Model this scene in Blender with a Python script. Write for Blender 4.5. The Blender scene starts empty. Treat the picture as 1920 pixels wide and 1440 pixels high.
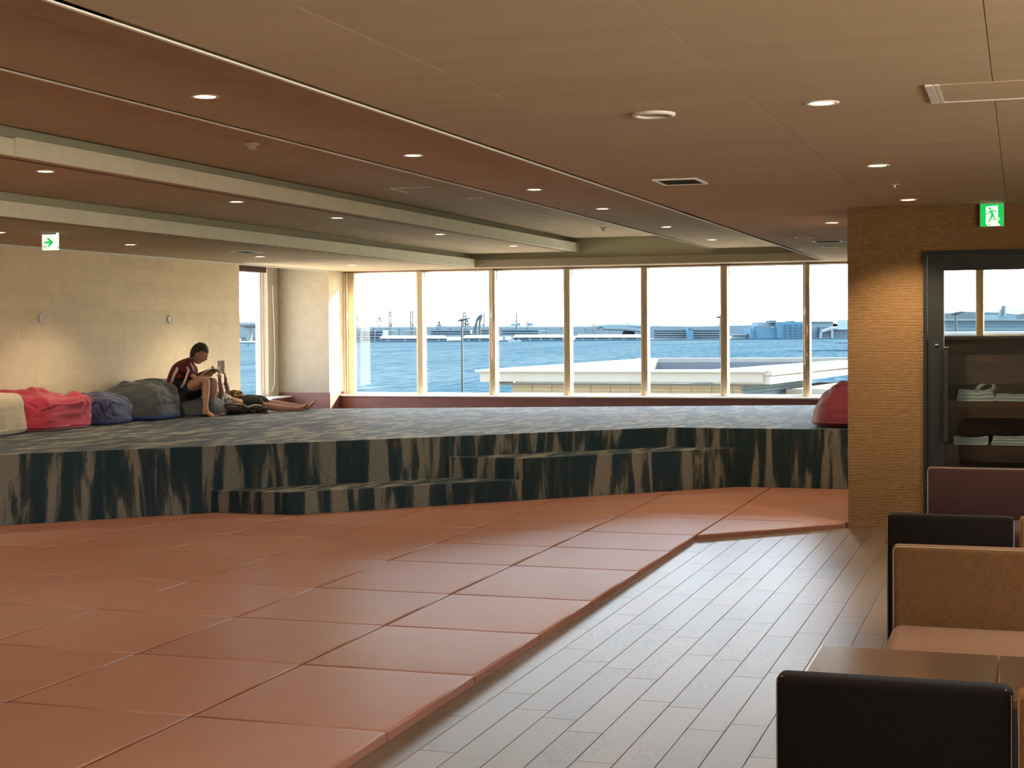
import bpy, bmesh, math, random
from mathutils import Vector, Matrix, noise
random.seed(7)
PI = math.pi
scene = bpy.context.scene
COL = scene.collection

# ------------------------------------------------------------------ camera
H = 1.65
F_PX, YAW, PITCH, ROLL, CY = 2903.96, .317823, -.021082, .0074962, 681.403
def cam_axes():
    cy, sy, cp, sp = math.cos(YAW), math.sin(YAW), math.cos(PITCH), math.sin(PITCH)
    f = Vector((-sy*cp, cy*cp, sp)); r = Vector((cy, sy, 0)); u = r.cross(f)
    cr, sr = math.cos(ROLL), math.sin(ROLL)
    return r*cr-u*sr, u*cr+r*sr, f
CR, CU, CF = cam_axes()
cam_d = bpy.data.cameras.new('camera'); cam = bpy.data.objects.new('camera', cam_d); COL.objects.link(cam)
cam.matrix_world = Matrix(((CR.x, CU.x, -CF.x, 0), (CR.y, CU.y, -CF.y, 0), (CR.z, CU.z, -CF.z, H), (0, 0, 0, 1)))
cam_d.sensor_width = 36; cam_d.lens = 36*F_PX/1920; cam_d.shift_y = (CY-720)/1920
cam_d.clip_end = 20000; cam_d.clip_start = .05
scene.camera = cam
def at(px, py, depth):
    """room point seen at a pixel of the photograph, at a distance along the view"""
    return Vector((0, 0, H))+(CF+CR*((px-960)/F_PX)-CU*((py-CY)/F_PX))*depth
def on_z(px, py, z):
    d = CF+CR*((px-960)/F_PX)-CU*((py-CY)/F_PX)
    return Vector((0, 0, H))+d*((z-H)/d.z)

# ------------------------------------------------------------------ world, sun, exposure
EXPO = 0.65
SKY = 8.5
SUN = 42.0
SPOT = 65.0
world = bpy.data.worlds.new('sky'); scene.world = world; world.use_nodes = True
nt = world.node_tree; nt.nodes.clear()
tc = nt.nodes.new('ShaderNodeTexCoord'); sx = nt.nodes.new('ShaderNodeSeparateXYZ')
rp = nt.nodes.new('ShaderNodeValToRGB'); bg = nt.nodes.new('ShaderNodeBackground'); wo = nt.nodes.new('ShaderNodeOutputWorld')
nt.links.new(tc.outputs['Generated'], sx.inputs[0]); nt.links.new(sx.outputs['Z'], rp.inputs[0])
e = rp.color_ramp.elements
e[0].position = 0; e[0].color = (1.0, .93, .76, 1); e[1].position = 1; e[1].color = (.30, .50, .85, 1)
for p, c in ((.03, (1, .97, .86, 1)), (.13, (.76, .89, 1, 1)), (.4, (.52, .70, .98, 1))):
    n = e.new(p); n.color = c
nt.links.new(rp.outputs[0], bg.inputs[0]); bg.inputs[1].default_value = SKY; nt.links.new(bg.outputs[0], wo.inputs[0])
sd = bpy.data.lights.new('sun', 'SUN'); so = bpy.data.objects.new('sun', sd); COL.objects.link(so)
sd.energy = SUN; sd.color = (1, .86, .62); sd.angle = math.radians(.7)
so.rotation_euler = Vector((-.95, -1, -.60)).to_track_quat('-Z', 'Y').to_euler()
vs = scene.view_settings
vs.view_transform = 'Standard'; vs.look = 'None'; vs.exposure = EXPO; vs.gamma = 1; vs.use_curve_mapping = False
scene.cycles.max_bounces = 8; scene.cycles.diffuse_bounces = 5; scene.cycles.glossy_bounces = 3; scene.cycles.transparent_max_bounces = 12
scene.cycles.sample_clamp_indirect = 6; scene.cycles.caustics_reflective = True; scene.cycles.blur_glossy = 1.0; scene.cycles.caustics_refractive = False

# ------------------------------------------------------------------ materials
def srgb(*c):
    f = lambda v: (v/255/12.92 if v/255 <= .04045 else ((v/255+.055)/1.055)**2.4)
    return tuple(f(v) for v in c)+(1,)
MATS = {}
def M(name, col, rough=.7, spec=.3, metal=0, var=None, vscale=3, vstretch=(1, 1, 1), bump=0, bscale=60, bstretch=(1, 1, 1),
      emit=None, estr=1, sheen=0, detail=4, rand=0, sharp=(.35, .65), coat=0):
    m = bpy.data.materials.new(name); m.use_nodes = True; t = m.node_tree; N = t.nodes; L = t.links
    b = N['Principled BSDF']
    b.inputs['Base Color'].default_value = col; b.inputs['Roughness'].default_value = rough
    b.inputs['Specular IOR Level'].default_value = spec; b.inputs['Metallic'].default_value = metal
    if sheen: b.inputs['Sheen Weight'].default_value = sheen; b.inputs['Sheen Roughness'].default_value = .4
    if coat: b.inputs['Coat Weight'].default_value = coat; b.inputs['Coat Roughness'].default_value = .30; b.inputs['Coat IOR'].default_value = 1.7
    geo = N.new('ShaderNodeNewGeometry')
    info = N.new('ShaderNodeObjectInfo')
    def noise_n(scale, stretch, det):
        mp = N.new('ShaderNodeMapping'); mp.inputs['Scale'].default_value = stretch
        L.new(geo.outputs['Position'], mp.inputs[0])
        n = N.new('ShaderNodeTexNoise'); n.inputs['Scale'].default_value = scale; n.inputs['Detail'].default_value = det
        if rand:
            n.noise_dimensions = '4D'
            mm = N.new('ShaderNodeMath'); mm.operation = 'MULTIPLY'; mm.inputs[1].default_value = 20
            L.new(info.outputs['Random'], mm.inputs[0]); L.new(mm.outputs[0], n.inputs['W'])
        L.new(mp.outputs[0], n.inputs['Vector']); return n
    out = None
    if var:
        n = noise_n(vscale, vstretch, detail); r = N.new('ShaderNodeValToRGB')
        r.color_ramp.elements[0].position = sharp[0]; r.color_ramp.elements[1].position = sharp[1]
        r.color_ramp.elements[0].color = var; r.color_ramp.elements[1].color = col
        L.new(n.outputs[0], r.inputs[0]); out = r.outputs[0]
    if rand:
        hs = N.new('ShaderNodeHueSaturation'); mr = N.new('ShaderNodeMapRange')
        mr.inputs[3].default_value = 1-rand; mr.inputs[4].default_value = 1+rand
        L.new(info.outputs['Random'], mr.inputs[0]); L.new(mr.outputs[0], hs.inputs['Value'])
        if out: L.new(out, hs.inputs['Color'])
        else: hs.inputs['Color'].default_value = col
        out = hs.outputs[0]
    if out: L.new(out, b.inputs['Base Color'])
    if bump:
        n = noise_n(bscale, bstretch, 3); bp = N.new('ShaderNodeBump'); bp.inputs['Strength'].default_value = bump; bp.inputs['Distance'].default_value = .01
        L.new(n.outputs[0], bp.inputs['Height']); L.new(bp.outputs[0], b.inputs['Normal'])
    if emit: b.inputs['Emission Color'].default_value = emit; b.inputs['Emission Strength'].default_value = estr
    MATS[name] = m; return m

M('ceiling_board', (0.520, 0.410, 0.275, 1), .75, .15, var=(0.470, 0.370, 0.245, 1), vscale=1.6, vstretch=(.25, 3.5, 1), bump=.08, bscale=120, rand=.035)
M('ceiling_core', (0.160, 0.120, 0.080, 1), .8, .1)
M('fascia_board', (0.820, 0.800, 0.620, 1), .7, .2, var=(0.760, 0.740, 0.570, 1), vscale=4, bump=.03)
M('cove_board', (0.500, 0.470, 0.320, 1), .8, .1)
M('bead_white', (.8, .75, .65, 1), .35, .5)
M('sand_plaster', (0.820, 0.670, 0.460, 1), .9, .1, var=(0.770, 0.620, 0.420, 1), vscale=5, bump=.5, bscale=90, rand=.035)
M('sand_plain', (0.340, 0.285, 0.210, 1), .9, .1, bump=.35, bscale=110, var=(0.315, 0.260, 0.190, 1), vscale=8)
M('dark_joint', (0.620, 0.500, 0.330, 1), .9, .1)
M('mullion_metal', (0.500, 0.400, 0.270, 1), .35, .5, metal=.35)
M('frame_metal', (0.620, 0.540, 0.410, 1), .4, .5, metal=.2)
M('sill_white', (.85, .84, .8, 1), .4, .4)
M('sill_wood', (0.170, 0.060, 0.048, 1), .45, .4, var=(0.130, 0.047, 0.038, 1), vscale=6, vstretch=(.3, 1, 3))
M('mat_leather', (.262, .110, .070, 1), .46, .45, var=(0.250, 0.100, 0.060, 1), vscale=3.5, bump=.06, bscale=45, rand=.05, coat=.1)
M('under_floor', (.05, .03, .02, 1), .8, .1)
M('blackish', (.012, .012, .012, 1), .5, .3)
M('door_black', (.014, .015, .014, 1), .45, .35, bump=.02)
M('steel', (.6, .6, .58, 1), .3, .5, metal=.9)
M('bench_brown', (0.170, 0.075, 0.022, 1), .8, .2, bump=.35, bscale=350, sheen=.1, var=(0.135, 0.060, 0.018, 1), vscale=60)
M('bench_dark', (0.009, 0.006, 0.005, 1), .95, .05, bump=.35, bscale=350, sheen=.05, var=(0.007, 0.005, 0.004, 1), vscale=60)
M('bench_maroon', (0.035, 0.014, 0.012, 1), .85, .15, bump=.3, bscale=350, sheen=.1)
M('piping', (.33, .25, .18, 1), .5, .4)
M('table_top', (.085, .045, .027, 1), .2, .8, var=(.085, .045, .027, 1), vscale=5, vstretch=(.4, 3, 1))
M('shelf_wood', (.075, .035, .022, 1), .5, .3, var=(.05, .024, .016, 1), vscale=6, vstretch=(.4, 1, 3))
M('towel', (.30, .34, .34, 1), .95, .1, bump=.4, bscale=200)
M('towel_white', (.5, .52, .5, 1), .95, .1, bump=.4, bscale=200)
M('lamp_glow', (1, .85, .5, 1), .4, .2, emit=(1, .78, .42, 1), estr=9)
M('lamp_trim', (.75, .72, .65, 1), .3, .5)
M('plastic_white', (.72, .70, .64, 1), .4, .4)
M('vent_dark', (.03, .025, .02, 1), .6, .2)
M('sign_green', srgb(0, 165, 70), .4, .3, emit=srgb(0, 175, 75), estr=.75)
M('sign_white', srgb(225, 240, 225), .4, .3, emit=srgb(215, 235, 215), estr=.72)
M('sign_body', (.55, .53, .48, 1), .4, .3)
M('sign_grey', (.3, .36, .33, 1), .5, .3)
M('cord_white', (.8, .76, .7, 1), .6, .2)
M('tag_red', (.3, .15, .11, 1), .6, .2)
# outdoors
M('parapet', (0.135, 0.130, 0.108, 1), .8, .2, var=(.118, .112, .09, 1), vscale=.6)
M('roof_grey', (0.061, 0.065, 0.065, 1), .85, .1)
M('cladding', (0.145, 0.128, 0.085, 1), .85, .15, bump=.4, bscale=6, rand=.05)
M('cap_grey', (0.120, 0.130, 0.125, 1), .6, .3)
M('lamp_pole', (0.004, 0.012, 0.017, 1), .5, .3)
M('harbour_white', (0.124, 0.133, 0.133, 1), .8, .1)  # harbour palette: distance haze is mixed into these pale colours
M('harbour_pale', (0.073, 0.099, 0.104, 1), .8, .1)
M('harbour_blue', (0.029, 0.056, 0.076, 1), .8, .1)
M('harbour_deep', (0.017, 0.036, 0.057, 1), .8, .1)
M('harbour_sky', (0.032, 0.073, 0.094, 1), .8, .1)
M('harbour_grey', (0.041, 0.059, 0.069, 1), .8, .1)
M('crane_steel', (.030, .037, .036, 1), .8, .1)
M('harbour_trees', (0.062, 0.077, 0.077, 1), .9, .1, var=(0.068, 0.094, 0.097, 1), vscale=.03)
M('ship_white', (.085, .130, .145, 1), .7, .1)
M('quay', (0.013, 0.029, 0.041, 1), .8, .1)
for n_, c_ in dict(bag_beige=(.50, .40, .26), bag_pink=(.44, .045, .075), bag_navy=(.055, .06, .115), bag_grey=(.062, .068, .072), bag_slate=(.045, .05, .058), bag_wine=(.17, .03, .045)).items():
    M(n_, c_+(1,), .85, .15, bump=.15, bscale=220, sheen=.3, var=tuple(v*.85 for v in c_)+(1,), vscale=4)
M('bag_base_blue', (.05, .07, .16, 1), .85, .15)

def carpet_mat():
    m = bpy.data.materials.new('carpet'); m.use_nodes = True; t = m.node_tree; N = t.nodes; L = t.links; b = N['Principled BSDF']
    geo = N.new('ShaderNodeNewGeometry'); mp = N.new('ShaderNodeMapping'); mp.inputs['Scale'].default_value = (6.6, 1.9, .66); mp.inputs['Rotation'].default_value = (0, 0, math.radians(-6))
    L.new(geo.outputs['Position'], mp.inputs[0])
    n = N.new('ShaderNodeTexNoise'); n.inputs['Scale'].default_value = 1.25; n.inputs['Detail'].default_value = 5; n.inputs['Roughness'].default_value = .55; n.inputs['Distortion'].default_value = .5
    L.new(mp.outputs[0], n.inputs['Vector'])
    r = N.new('ShaderNodeValToRGB'); el = r.color_ramp.elements
    el[0].position = .44; el[0].color = (.020, .038, .044, 1); el[1].position = .57; el[1].color = (.190, .176, .140, 1)
    q = el.new(.51); q.color = (.045, .055, .052, 1)
    L.new(n.outputs[0], r.inputs[0])
    n2 = N.new('ShaderNodeTexNoise'); n2.inputs['Scale'].default_value = 1; mp2 = N.new('ShaderNodeMapping'); mp2.inputs['Scale'].default_value = (40, 40, 130)
    L.new(geo.outputs['Position'], mp2.inputs[0]); L.new(mp2.outputs[0], n2.inputs['Vector'])
    mx = N.new('ShaderNodeMix'); mx.data_type = 'RGBA'; mx.blend_type = 'MULTIPLY'; mx.inputs[0].default_value = .4
    r2 = N.new('ShaderNodeValToRGB'); r2.color_ramp.elements[0].position = .35; r2.color_ramp.elements[0].color = (.35, .35, .35, 1); r2.color_ramp.elements[1].position = .6
    L.new(n2.outputs[0], r2.inputs[0]); L.new(r.outputs[0], mx.inputs[6]); L.new(r2.outputs[0], mx.inputs[7]); L.new(mx.outputs[2], b.inputs['Base Color'])
    b.inputs['Roughness'].default_value = .68; b.inputs['Specular IOR Level'].default_value = .12; b.inputs['Metallic'].default_value = .3; b.inputs['Coat Weight'].default_value = 0; b.inputs['Coat Roughness'].default_value = .5; b.inputs['Coat IOR'].default_value = 1.6; b.inputs['Sheen Weight'].default_value = .05; b.inputs['Sheen Roughness'].default_value = .4
    bp = N.new('ShaderNodeBump'); bp.inputs['Strength'].default_value = .6; bp.inputs['Distance'].default_value = .012; L.new(n2.outputs[0], bp.inputs['Height']); L.new(bp.outputs[0], b.inputs['Normal'])
    MATS['carpet'] = m
carpet_mat()
def plank_mat():
    m = bpy.data.materials.new('plank_wood'); m.use_nodes = True; t = m.node_tree; N = t.nodes; L = t.links; b = N['Principled BSDF']
    geo = N.new('ShaderNodeNewGeometry'); info = N.new('ShaderNodeObjectInfo')
    ad = N.new('ShaderNodeVectorMath'); ad.operation = 'MULTIPLY_ADD'
    cmb = N.new('ShaderNodeCombineXYZ'); mu = N.new('ShaderNodeMath'); mu.operation = 'MULTIPLY'; mu.inputs[1].default_value = 37
    L.new(info.outputs['Random'], mu.inputs[0]); L.new(mu.outputs[0], cmb.inputs[2])
    ad.inputs[1].default_value = (7, 2.2, 1); L.new(geo.outputs['Position'], ad.inputs[0]); L.new(cmb.outputs[0], ad.inputs[2])
    n = N.new('ShaderNodeTexNoise'); n.inputs['Scale'].default_value = .9; n.inputs['Detail'].default_value = 2; L.new(ad.outputs[0], n.inputs['Vector'])
    # contour rings of the noise make the cathedral grain
    k = N.new('ShaderNodeMath'); k.operation = 'MULTIPLY'; k.inputs[1].default_value = 13; L.new(n.outputs[0], k.inputs[0])
    fr = N.new('ShaderNodeMath'); fr.operation = 'PINGPONG'; fr.inputs[1].default_value = .5; L.new(k.outputs[0], fr.inputs[0])
    r = N.new('ShaderNodeValToRGB'); el = r.color_ramp.elements; el[0].position = .05; el[0].color = (.055, .034, .021, 1); el[1].position = .30; el[1].color = (.105, .066, .041, 1)
    # only some stretches of each board show strong figure
    ad2 = N.new('ShaderNodeVectorMath'); ad2.operation = 'MULTIPLY_ADD'; ad2.inputs[1].default_value = (3, .9, 1); L.new(geo.outputs['Position'], ad2.inputs[0]); L.new(cmb.outputs[0], ad2.inputs[2])
    n3 = N.new('ShaderNodeTexNoise'); n3.inputs['Scale'].default_value = 1; n3.inputs['Detail'].default_value = 1; L.new(ad2.outputs[0], n3.inputs['Vector'])
    r3 = N.new('ShaderNodeValToRGB'); r3.color_ramp.elements[0].position = .50; r3.color_ramp.elements[1].position = .58; L.new(n3.outputs[0], r3.inputs[0])
    fm = N.new('ShaderNodeMix'); fm.data_type = 'FLOAT'; fm.inputs[2].default_value = .32; L.new(r3.outputs[0], fm.inputs[0]); L.new(fr.outputs[0], fm.inputs[3]); fr = fm
    L.new(fr.outputs[0], r.inputs[0])
    hs = N.new('ShaderNodeHueSaturation'); mr = N.new('ShaderNodeMapRange'); mr.inputs[3].default_value = .78; mr.inputs[4].default_value = 1.22
    L.new(info.outputs['Random'], mr.inputs[0]); L.new(mr.outputs[0], hs.inputs['Value']); L.new(r.outputs[0], hs.inputs['Color']); L.new(hs.outputs[0], b.inputs['Base Color'])
    rr = N.new('ShaderNodeMapRange'); rr.inputs[3].default_value = .36; rr.inputs[4].default_value = .33; L.new(fr.outputs[0], rr.inputs[0]); L.new(rr.outputs[0], b.inputs['Roughness'])
    b.inputs['Specular IOR Level'].default_value = .3; b.inputs['Coat Weight'].default_value = 1; b.inputs['Coat IOR'].default_value = 1.45; b.inputs['Coat Roughness'].default_value = .42
    bp = N.new('ShaderNodeBump'); bp.inputs['Strength'].default_value = .05; bp.inputs['Distance'].default_value = .001; L.new(fr.outputs[0], bp.inputs['Height']); L.new(bp.outputs[0], b.inputs['Normal'])
    MATS['plank_wood'] = m
plank_mat()
def rib_mat():
    m = bpy.data.materials.new('ribbed_plaster'); m.use_nodes = True; t = m.node_tree; N = t.nodes; L = t.links; b = N['Principled BSDF']
    geo = N.new('ShaderNodeNewGeometry'); sp = N.new('ShaderNodeSeparateXYZ'); L.new(geo.outputs['Position'], sp.inputs[0])
    nz = N.new('ShaderNodeTexNoise'); nz.inputs['Scale'].default_value = 3; L.new(geo.outputs['Position'], nz.inputs['Vector'])
    m1 = N.new('ShaderNodeMath'); m1.operation = 'MULTIPLY_ADD'; m1.inputs[1].default_value = .012; L.new(nz.outputs[0], m1.inputs[0]); L.new(sp.outputs['Z'], m1.inputs[2])
    m2 = N.new('ShaderNodeMath'); m2.operation = 'MULTIPLY'; m2.inputs[1].default_value = 2*PI/.0125; L.new(m1.outputs[0], m2.inputs[0])
    sn = N.new('ShaderNodeMath'); sn.operation = 'SINE'; L.new(m2.outputs[0], sn.inputs[0])
    r = N.new('ShaderNodeMapRange'); r.inputs[1].default_value = -1; L.new(sn.outputs[0], r.inputs[0])
    mx = N.new('ShaderNodeMix'); mx.data_type = 'RGBA'; mx.inputs[6].default_value = (.165, .092, .038, 1); mx.inputs[7].default_value = (.28, .158, .068, 1); L.new(r.outputs[0], mx.inputs[0]); L.new(mx.outputs[2], b.inputs['Base Color'])
    bp = N.new('ShaderNodeBump'); bp.inputs['Strength'].default_value = .7; bp.inputs['Distance'].default_value = .006; L.new(r.outputs[0], bp.inputs['Height']); L.new(bp.outputs[0], b.inputs['Normal'])
    b.inputs['Roughness'].default_value = .9; b.inputs['Specular IOR Level'].default_value = .1
    MATS['ribbed_plaster'] = m
rib_mat()
def glass_mat(name, refl=.05, tint=(1, 1, 1, 1)):
    m = bpy.data.materials.new(name); m.use_nodes = True; t = m.node_tree; N = t.nodes; L = t.links; N.clear()
    o = N.new('ShaderNodeOutputMaterial'); mx = N.new('ShaderNodeMixShader'); tr = N.new('ShaderNodeBsdfTransparent'); gl = N.new('ShaderNodeBsdfGlossy')
    tr.inputs[0].default_value = tint; gl.inputs['Roughness'].default_value = .02; gl.inputs[0].default_value = (.9, .95, 1, 1)
    lw = N.new('ShaderNodeLayerWeight'); lw.inputs[0].default_value = .5
    pw = N.new('ShaderNodeMath'); pw.operation = 'POWER'; pw.inputs[1].default_value = 5; L.new(lw.outputs['Facing'], pw.inputs[0])
    ml = N.new('ShaderNodeMath'); ml.operation = 'MULTIPLY_ADD'; ml.inputs[1].default_value = .5; ml.inputs[2].default_value = refl*.5; L.new(pw.outputs[0], ml.inputs[0])
    L.new(ml.outputs[0], mx.inputs[0]); L.new(tr.outputs[0], mx.inputs[1]); L.new(gl.outputs[0], mx.inputs[2]); L.new(mx.outputs[0], o.inputs[0])
    MATS[name] = m
glass_mat('window_glass', .05); glass_mat('door_glass', .06, (.86, .88, .86, 1))
def sea_mat():
    m = bpy.data.materials.new('sea_water'); m.use_nodes = True; t = m.node_tree; N = t.nodes; L = t.links; b = N['Principled BSDF']
    geo = N.new('ShaderNodeNewGeometry')
    def nz(sc, st, det=4):
        mp = N.new('ShaderNodeMapping'); mp.inputs['Scale'].default_value = st; mp.inputs['Rotation'].default_value = (0, 0, math.radians(18)); L.new(geo.outputs['Position'], mp.inputs[0])
        n = N.new('ShaderNodeTexNoise'); n.inputs['Scale'].default_value = sc; n.inputs['Detail'].default_value = det; L.new(mp.outputs[0], n.inputs['Vector']); return n
    a = nz(.55, (1, .16, 1), 8); c = nz(.03, (1, .22, 1), 3)
    r = N.new('ShaderNodeValToRGB'); el = r.color_ramp.elements; el[0].position = .42; el[0].color = (.011, .027, .037, 1); el[1].position = .58; el[1].color = (.030, .048, .054, 1)
    mm = N.new('ShaderNodeMath'); mm.operation = 'MULTIPLY_ADD'; mm.inputs[1].default_value = .72; L.new(a.outputs[0], mm.inputs[0])
    m3 = N.new('ShaderNodeMath'); m3.operation = 'MULTIPLY'; m3.inputs[1].default_value = .28; L.new(c.outputs[0], m3.inputs[0]); L.new(m3.outputs[0], mm.inputs[2])
    L.new(mm.outputs[0], r.inputs[0]); L.new(r.outputs[0], b.inputs['Base Color'])
    b.inputs['Roughness'].default_value = 1; b.inputs['Specular IOR Level'].default_value = 0
    bp = N.new('ShaderNodeBump'); bp.inputs['Strength'].default_value = .7; bp.inputs['Distance'].default_value = .5; L.new(a.outputs[0], bp.inputs['Height']); L.new(bp.outputs[0], b.inputs['Normal'])
    MATS['sea_water'] = m
sea_mat()

# ------------------------------------------------------------------ mesh helpers
class MB:
    def __init__(s): s.v = []; s.f = []; s.m = []; s.mi = 0
    def add(s, vs, fs):
        o = len(s.v); s.v += [tuple(v) for v in vs]; s.f += [tuple(i+o for i in f) for f in fs]; s.m += [s.mi]*len(fs); return s
    def box(s, x0, x1, y0, y1, z0, z1, bev=0):
        if bev <= 0:
            vs = [(x, y, z) for z in (z0, z1) for y in (y0, y1) for x in (x0, x1)]
            return s.add(vs, [(0, 2, 3, 1), (4, 5, 7, 6), (0, 1, 5, 4), (2, 6, 7, 3), (0, 4, 6, 2), (1, 3, 7, 5)])
        b = bev; bm = bmesh.new(); bmesh.ops.create_cube(bm, size=1)
        for v in bm.verts:
            v.co = Vector(((x0+x1)/2+v.co.x*(x1-x0), (y0+y1)/2+v.co.y*(y1-y0), (z0+z1)/2+v.co.z*(z1-z0)))
        bmesh.ops.bevel(bm, geom=bm.edges[:], offset=b, segments=3, profile=.5, affect='EDGES')
        return s.bm(bm)
    def bm(s, bm):
        bm.verts.ensure_lookup_table(); bm.verts.index_update()
        s.add([v.co.copy() for v in bm.verts], [tuple(v.index for v in f.verts) for f in bm.faces]); bm.free(); return s
    def prism(s, poly, z0, z1):
        n = len(poly); a = sum(poly[i][0]*poly[(i+1) % n][1]-poly[(i+1) % n][0]*poly[i][1] for i in range(n))
        if a < 0: poly = poly[::-1]
        vs = [(p[0], p[1], z0) for p in poly]+[(p[0], p[1], z1) for p in poly]
        return s.add(vs, [tuple(range(n))[::-1], tuple(range(n, 2*n))]+[(i, (i+1) % n, n+(i+1) % n, n+i) for i in range(n)])
    def tube(s, pts, r, n=8, caps=True):
        pts = [Vector(p) for p in pts]; rs = r if isinstance(r, (list, tuple)) else [r]*len(pts); o = len(s.v); vs = []; fs = []
        up = None
        for i, p in enumerate(pts):
            t = (pts[min(i+1, len(pts)-1)]-pts[max(i-1, 0)]).normalized()
            if up is None: up = Vector((0, 0, 1)) if abs(t.z) < .9 else Vector((1, 0, 0))
            a = (up-t*up.dot(t)).normalized(); up = a; b = t.cross(a)
            rr = rs[i]; ra, rb = (rr if isinstance(rr, (list, tuple)) else (rr, rr))
            vs += [p+a*(math.cos(2*PI*k/n)*ra)+b*(math.sin(2*PI*k/n)*rb) for k in range(n)]
        for i in range(len(pts)-1):
            fs += [(i*n+k, i*n+(k+1) % n, (i+1)*n+(k+1) % n, (i+1)*n+k) for k in range(n)]
        if caps: fs += [tuple(range(n))[::-1], tuple((len(pts)-1)*n+k for k in range(n))]
        return s.add(vs, fs)
    def lathe(s, prof, n=24, c=(0, 0, 0)):
        vs = []; fs = []
        for (r, z) in prof: vs += [(c[0]+r*math.cos(2*PI*k/n), c[1]+r*math.sin(2*PI*k/n), c[2]+z) for k in range(n)]
        for i in range(len(prof)-1): fs += [(i*n+k, i*n+(k+1) % n, (i+1)*n+(k+1) % n, (i+1)*n+k) for k in range(n)]
        fs += [tuple(range(n))[::-1], tuple((len(prof)-1)*n+k for k in range(n))]
        return s.add(vs, fs)
    def mesh(s, name, mats, smooth=False):
        me = bpy.data.meshes.new(name); me.from_pydata(s.v, [], s.f)
        for mm in (mats if isinstance(mats, (list, tuple)) else [mats]): me.materials.append(MATS[mm])
        if any(s.m): me.polygons.foreach_set('material_index', s.m)
        if smooth: me.polygons.foreach_set('use_smooth', [True]*len(me.polygons))
        me.update(); return me
def link(name, me, parent=None, loc=None):
    o = bpy.data.objects.new(name, me); COL.objects.link(o)
    if parent: o.parent = parent
    if loc is not None: o.location = loc
    return o
def obj(name, mb, mat, parent=None, smooth=False, loc=None): return link(name, mb.mesh(name, mat, smooth), parent, loc)
def tag(o, label, cat, group=None, kind=None):
    o['label'] = label; o['category'] = cat
    if group: o['group'] = group
    if kind: o['kind'] = kind
    return o
def thing(name, label, cat, loc=(0, 0, 0), rz=0, group=None):
    o = bpy.data.objects.new(name, None); COL.objects.link(o); o.location = loc; o.rotation_euler = (0, 0, rz); o.empty_display_size = .1
    return tag(o, label, cat, group)
def struct(name, mb, mat, parent=None, label=None):
    o = obj(name, mb, mat, parent)
    if not parent: o['kind'] = 'structure'
    if label: o['label'] = label
    return o
def dup(root, loc, rz=None, label=None, group=None):
    r = root.copy(); COL.objects.link(r); r.location = loc
    if rz is not None: r.rotation_euler = (0, 0, rz)
    if label: r['label'] = label
    if group: r['group'] = group
    for ch in list(root.children):
        c = ch.copy(); COL.objects.link(c); c.parent = r
        for g in ch.children:
            d = g.copy(); COL.objects.link(d); d.parent = c
    return r
def clip(poly, a, b, c):
    """keep a*x+b*y>=c"""
    out = []
    for i in range(len(poly)):
        p, q = poly[i], poly[(i+1) % len(poly)]; dp, dq = a*p[0]+b*p[1]-c, a*q[0]+b*q[1]-c
        if dp >= 0: out.append(p)
        if (dp >= 0) != (dq >= 0): t = dp/(dp-dq); out.append((p[0]+(q[0]-p[0])*t, p[1]+(q[1]-p[1])*t))
    return out
def area(poly): return abs(sum(poly[i][0]*poly[(i+1) % len(poly)][1]-poly[(i+1) % len(poly)][0]*poly[i][1] for i in range(len(poly))))/2
def inset(poly, d):
    n = len(poly); a = sum(poly[i][0]*poly[(i+1) % n][1]-poly[(i+1) % n][0]*poly[i][1] for i in range(n))
    if a < 0: poly = poly[::-1]
    out = []
    for i in range(n):
        p0, p1, p2 = Vector(poly[i-1]), Vector(poly[i]), Vector(poly[(i+1) % n])
        e1 = (p1-p0).normalized(); e2 = (p2-p1).normalized(); n1 = Vector((-e1.y, e1.x)); n2 = Vector((-e2.y, e2.x))
        bis = (n1+n2); k = bis.length_squared
        out.append(tuple(p1+bis*(2*d/k)) if k > 1e-6 else tuple(p1+n1*d))
    return out
ORD = ['nearest', 'second', 'third', 'fourth', 'fifth', 'sixth', 'seventh', 'eighth', 'ninth', 'tenth', 'eleventh', 'twelfth', 'thirteenth']

ZC, Z2, Z3 = 2.64, 2.85, 3.05
XL, YW, PZ = -10.6, 23.4, .635
# ------------------------------------------------------------------ floor and planks
fl = struct('floor', MB().box(-10.9, 4.3, -5.3, 23.6, -.2, -.012), 'under_floor')
cols = [(-.92-.1575*k, p) for k, p in enumerate((8.98, 6.4, 6.27, 6.62, 5.68, 6.1, 6.28, 6.4, 6.67, 6.2))]
plank_me = {}
def plank(xc, y0, y1, x0=None, x1=None):
    w = .1575; x0 = xc-w/2 if x0 is None else x0; x1 = xc+w/2 if x1 is None else x1
    key = (round(x1-x0, 4), round(y1-y0, 3))
    if key not in plank_me:
        g = .0009; hx, hy = key[0]/2-g, key[1]/2-g; b = .0015
        mb = MB(); vs = []
        for (dx, dy, z) in ((hx, hy, -.012), (hx, hy, -b), (hx-b, hy-b, 0)): vs += [(-dx, -dy, z), (dx, -dy, z), (dx, dy, z), (-dx, dy, z)]
        mb.add(vs, [(8, 9, 10, 11)]+[(i+4*k, (i+1) % 4+4*k, (i+1) % 4+4*k+4, i+4*k+4) for k in (0, 1) for i in range(4)])
        plank_me[key] = mb.mesh('plank', 'plank_wood')
    o = link('plank', plank_me[key], fl, ((x0+x1)/2, (y0+y1)/2, 0)); return o
NP = 0
allcols = list(cols)
for k in range(1, 9): allcols.append((-.92+.1575*k, 6.1+((k*.37) % 1.0)))
for k in range(1, 3): allcols.append((-2.3375-.1575*k, 6.3+.3*k))
rest = MB()
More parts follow.
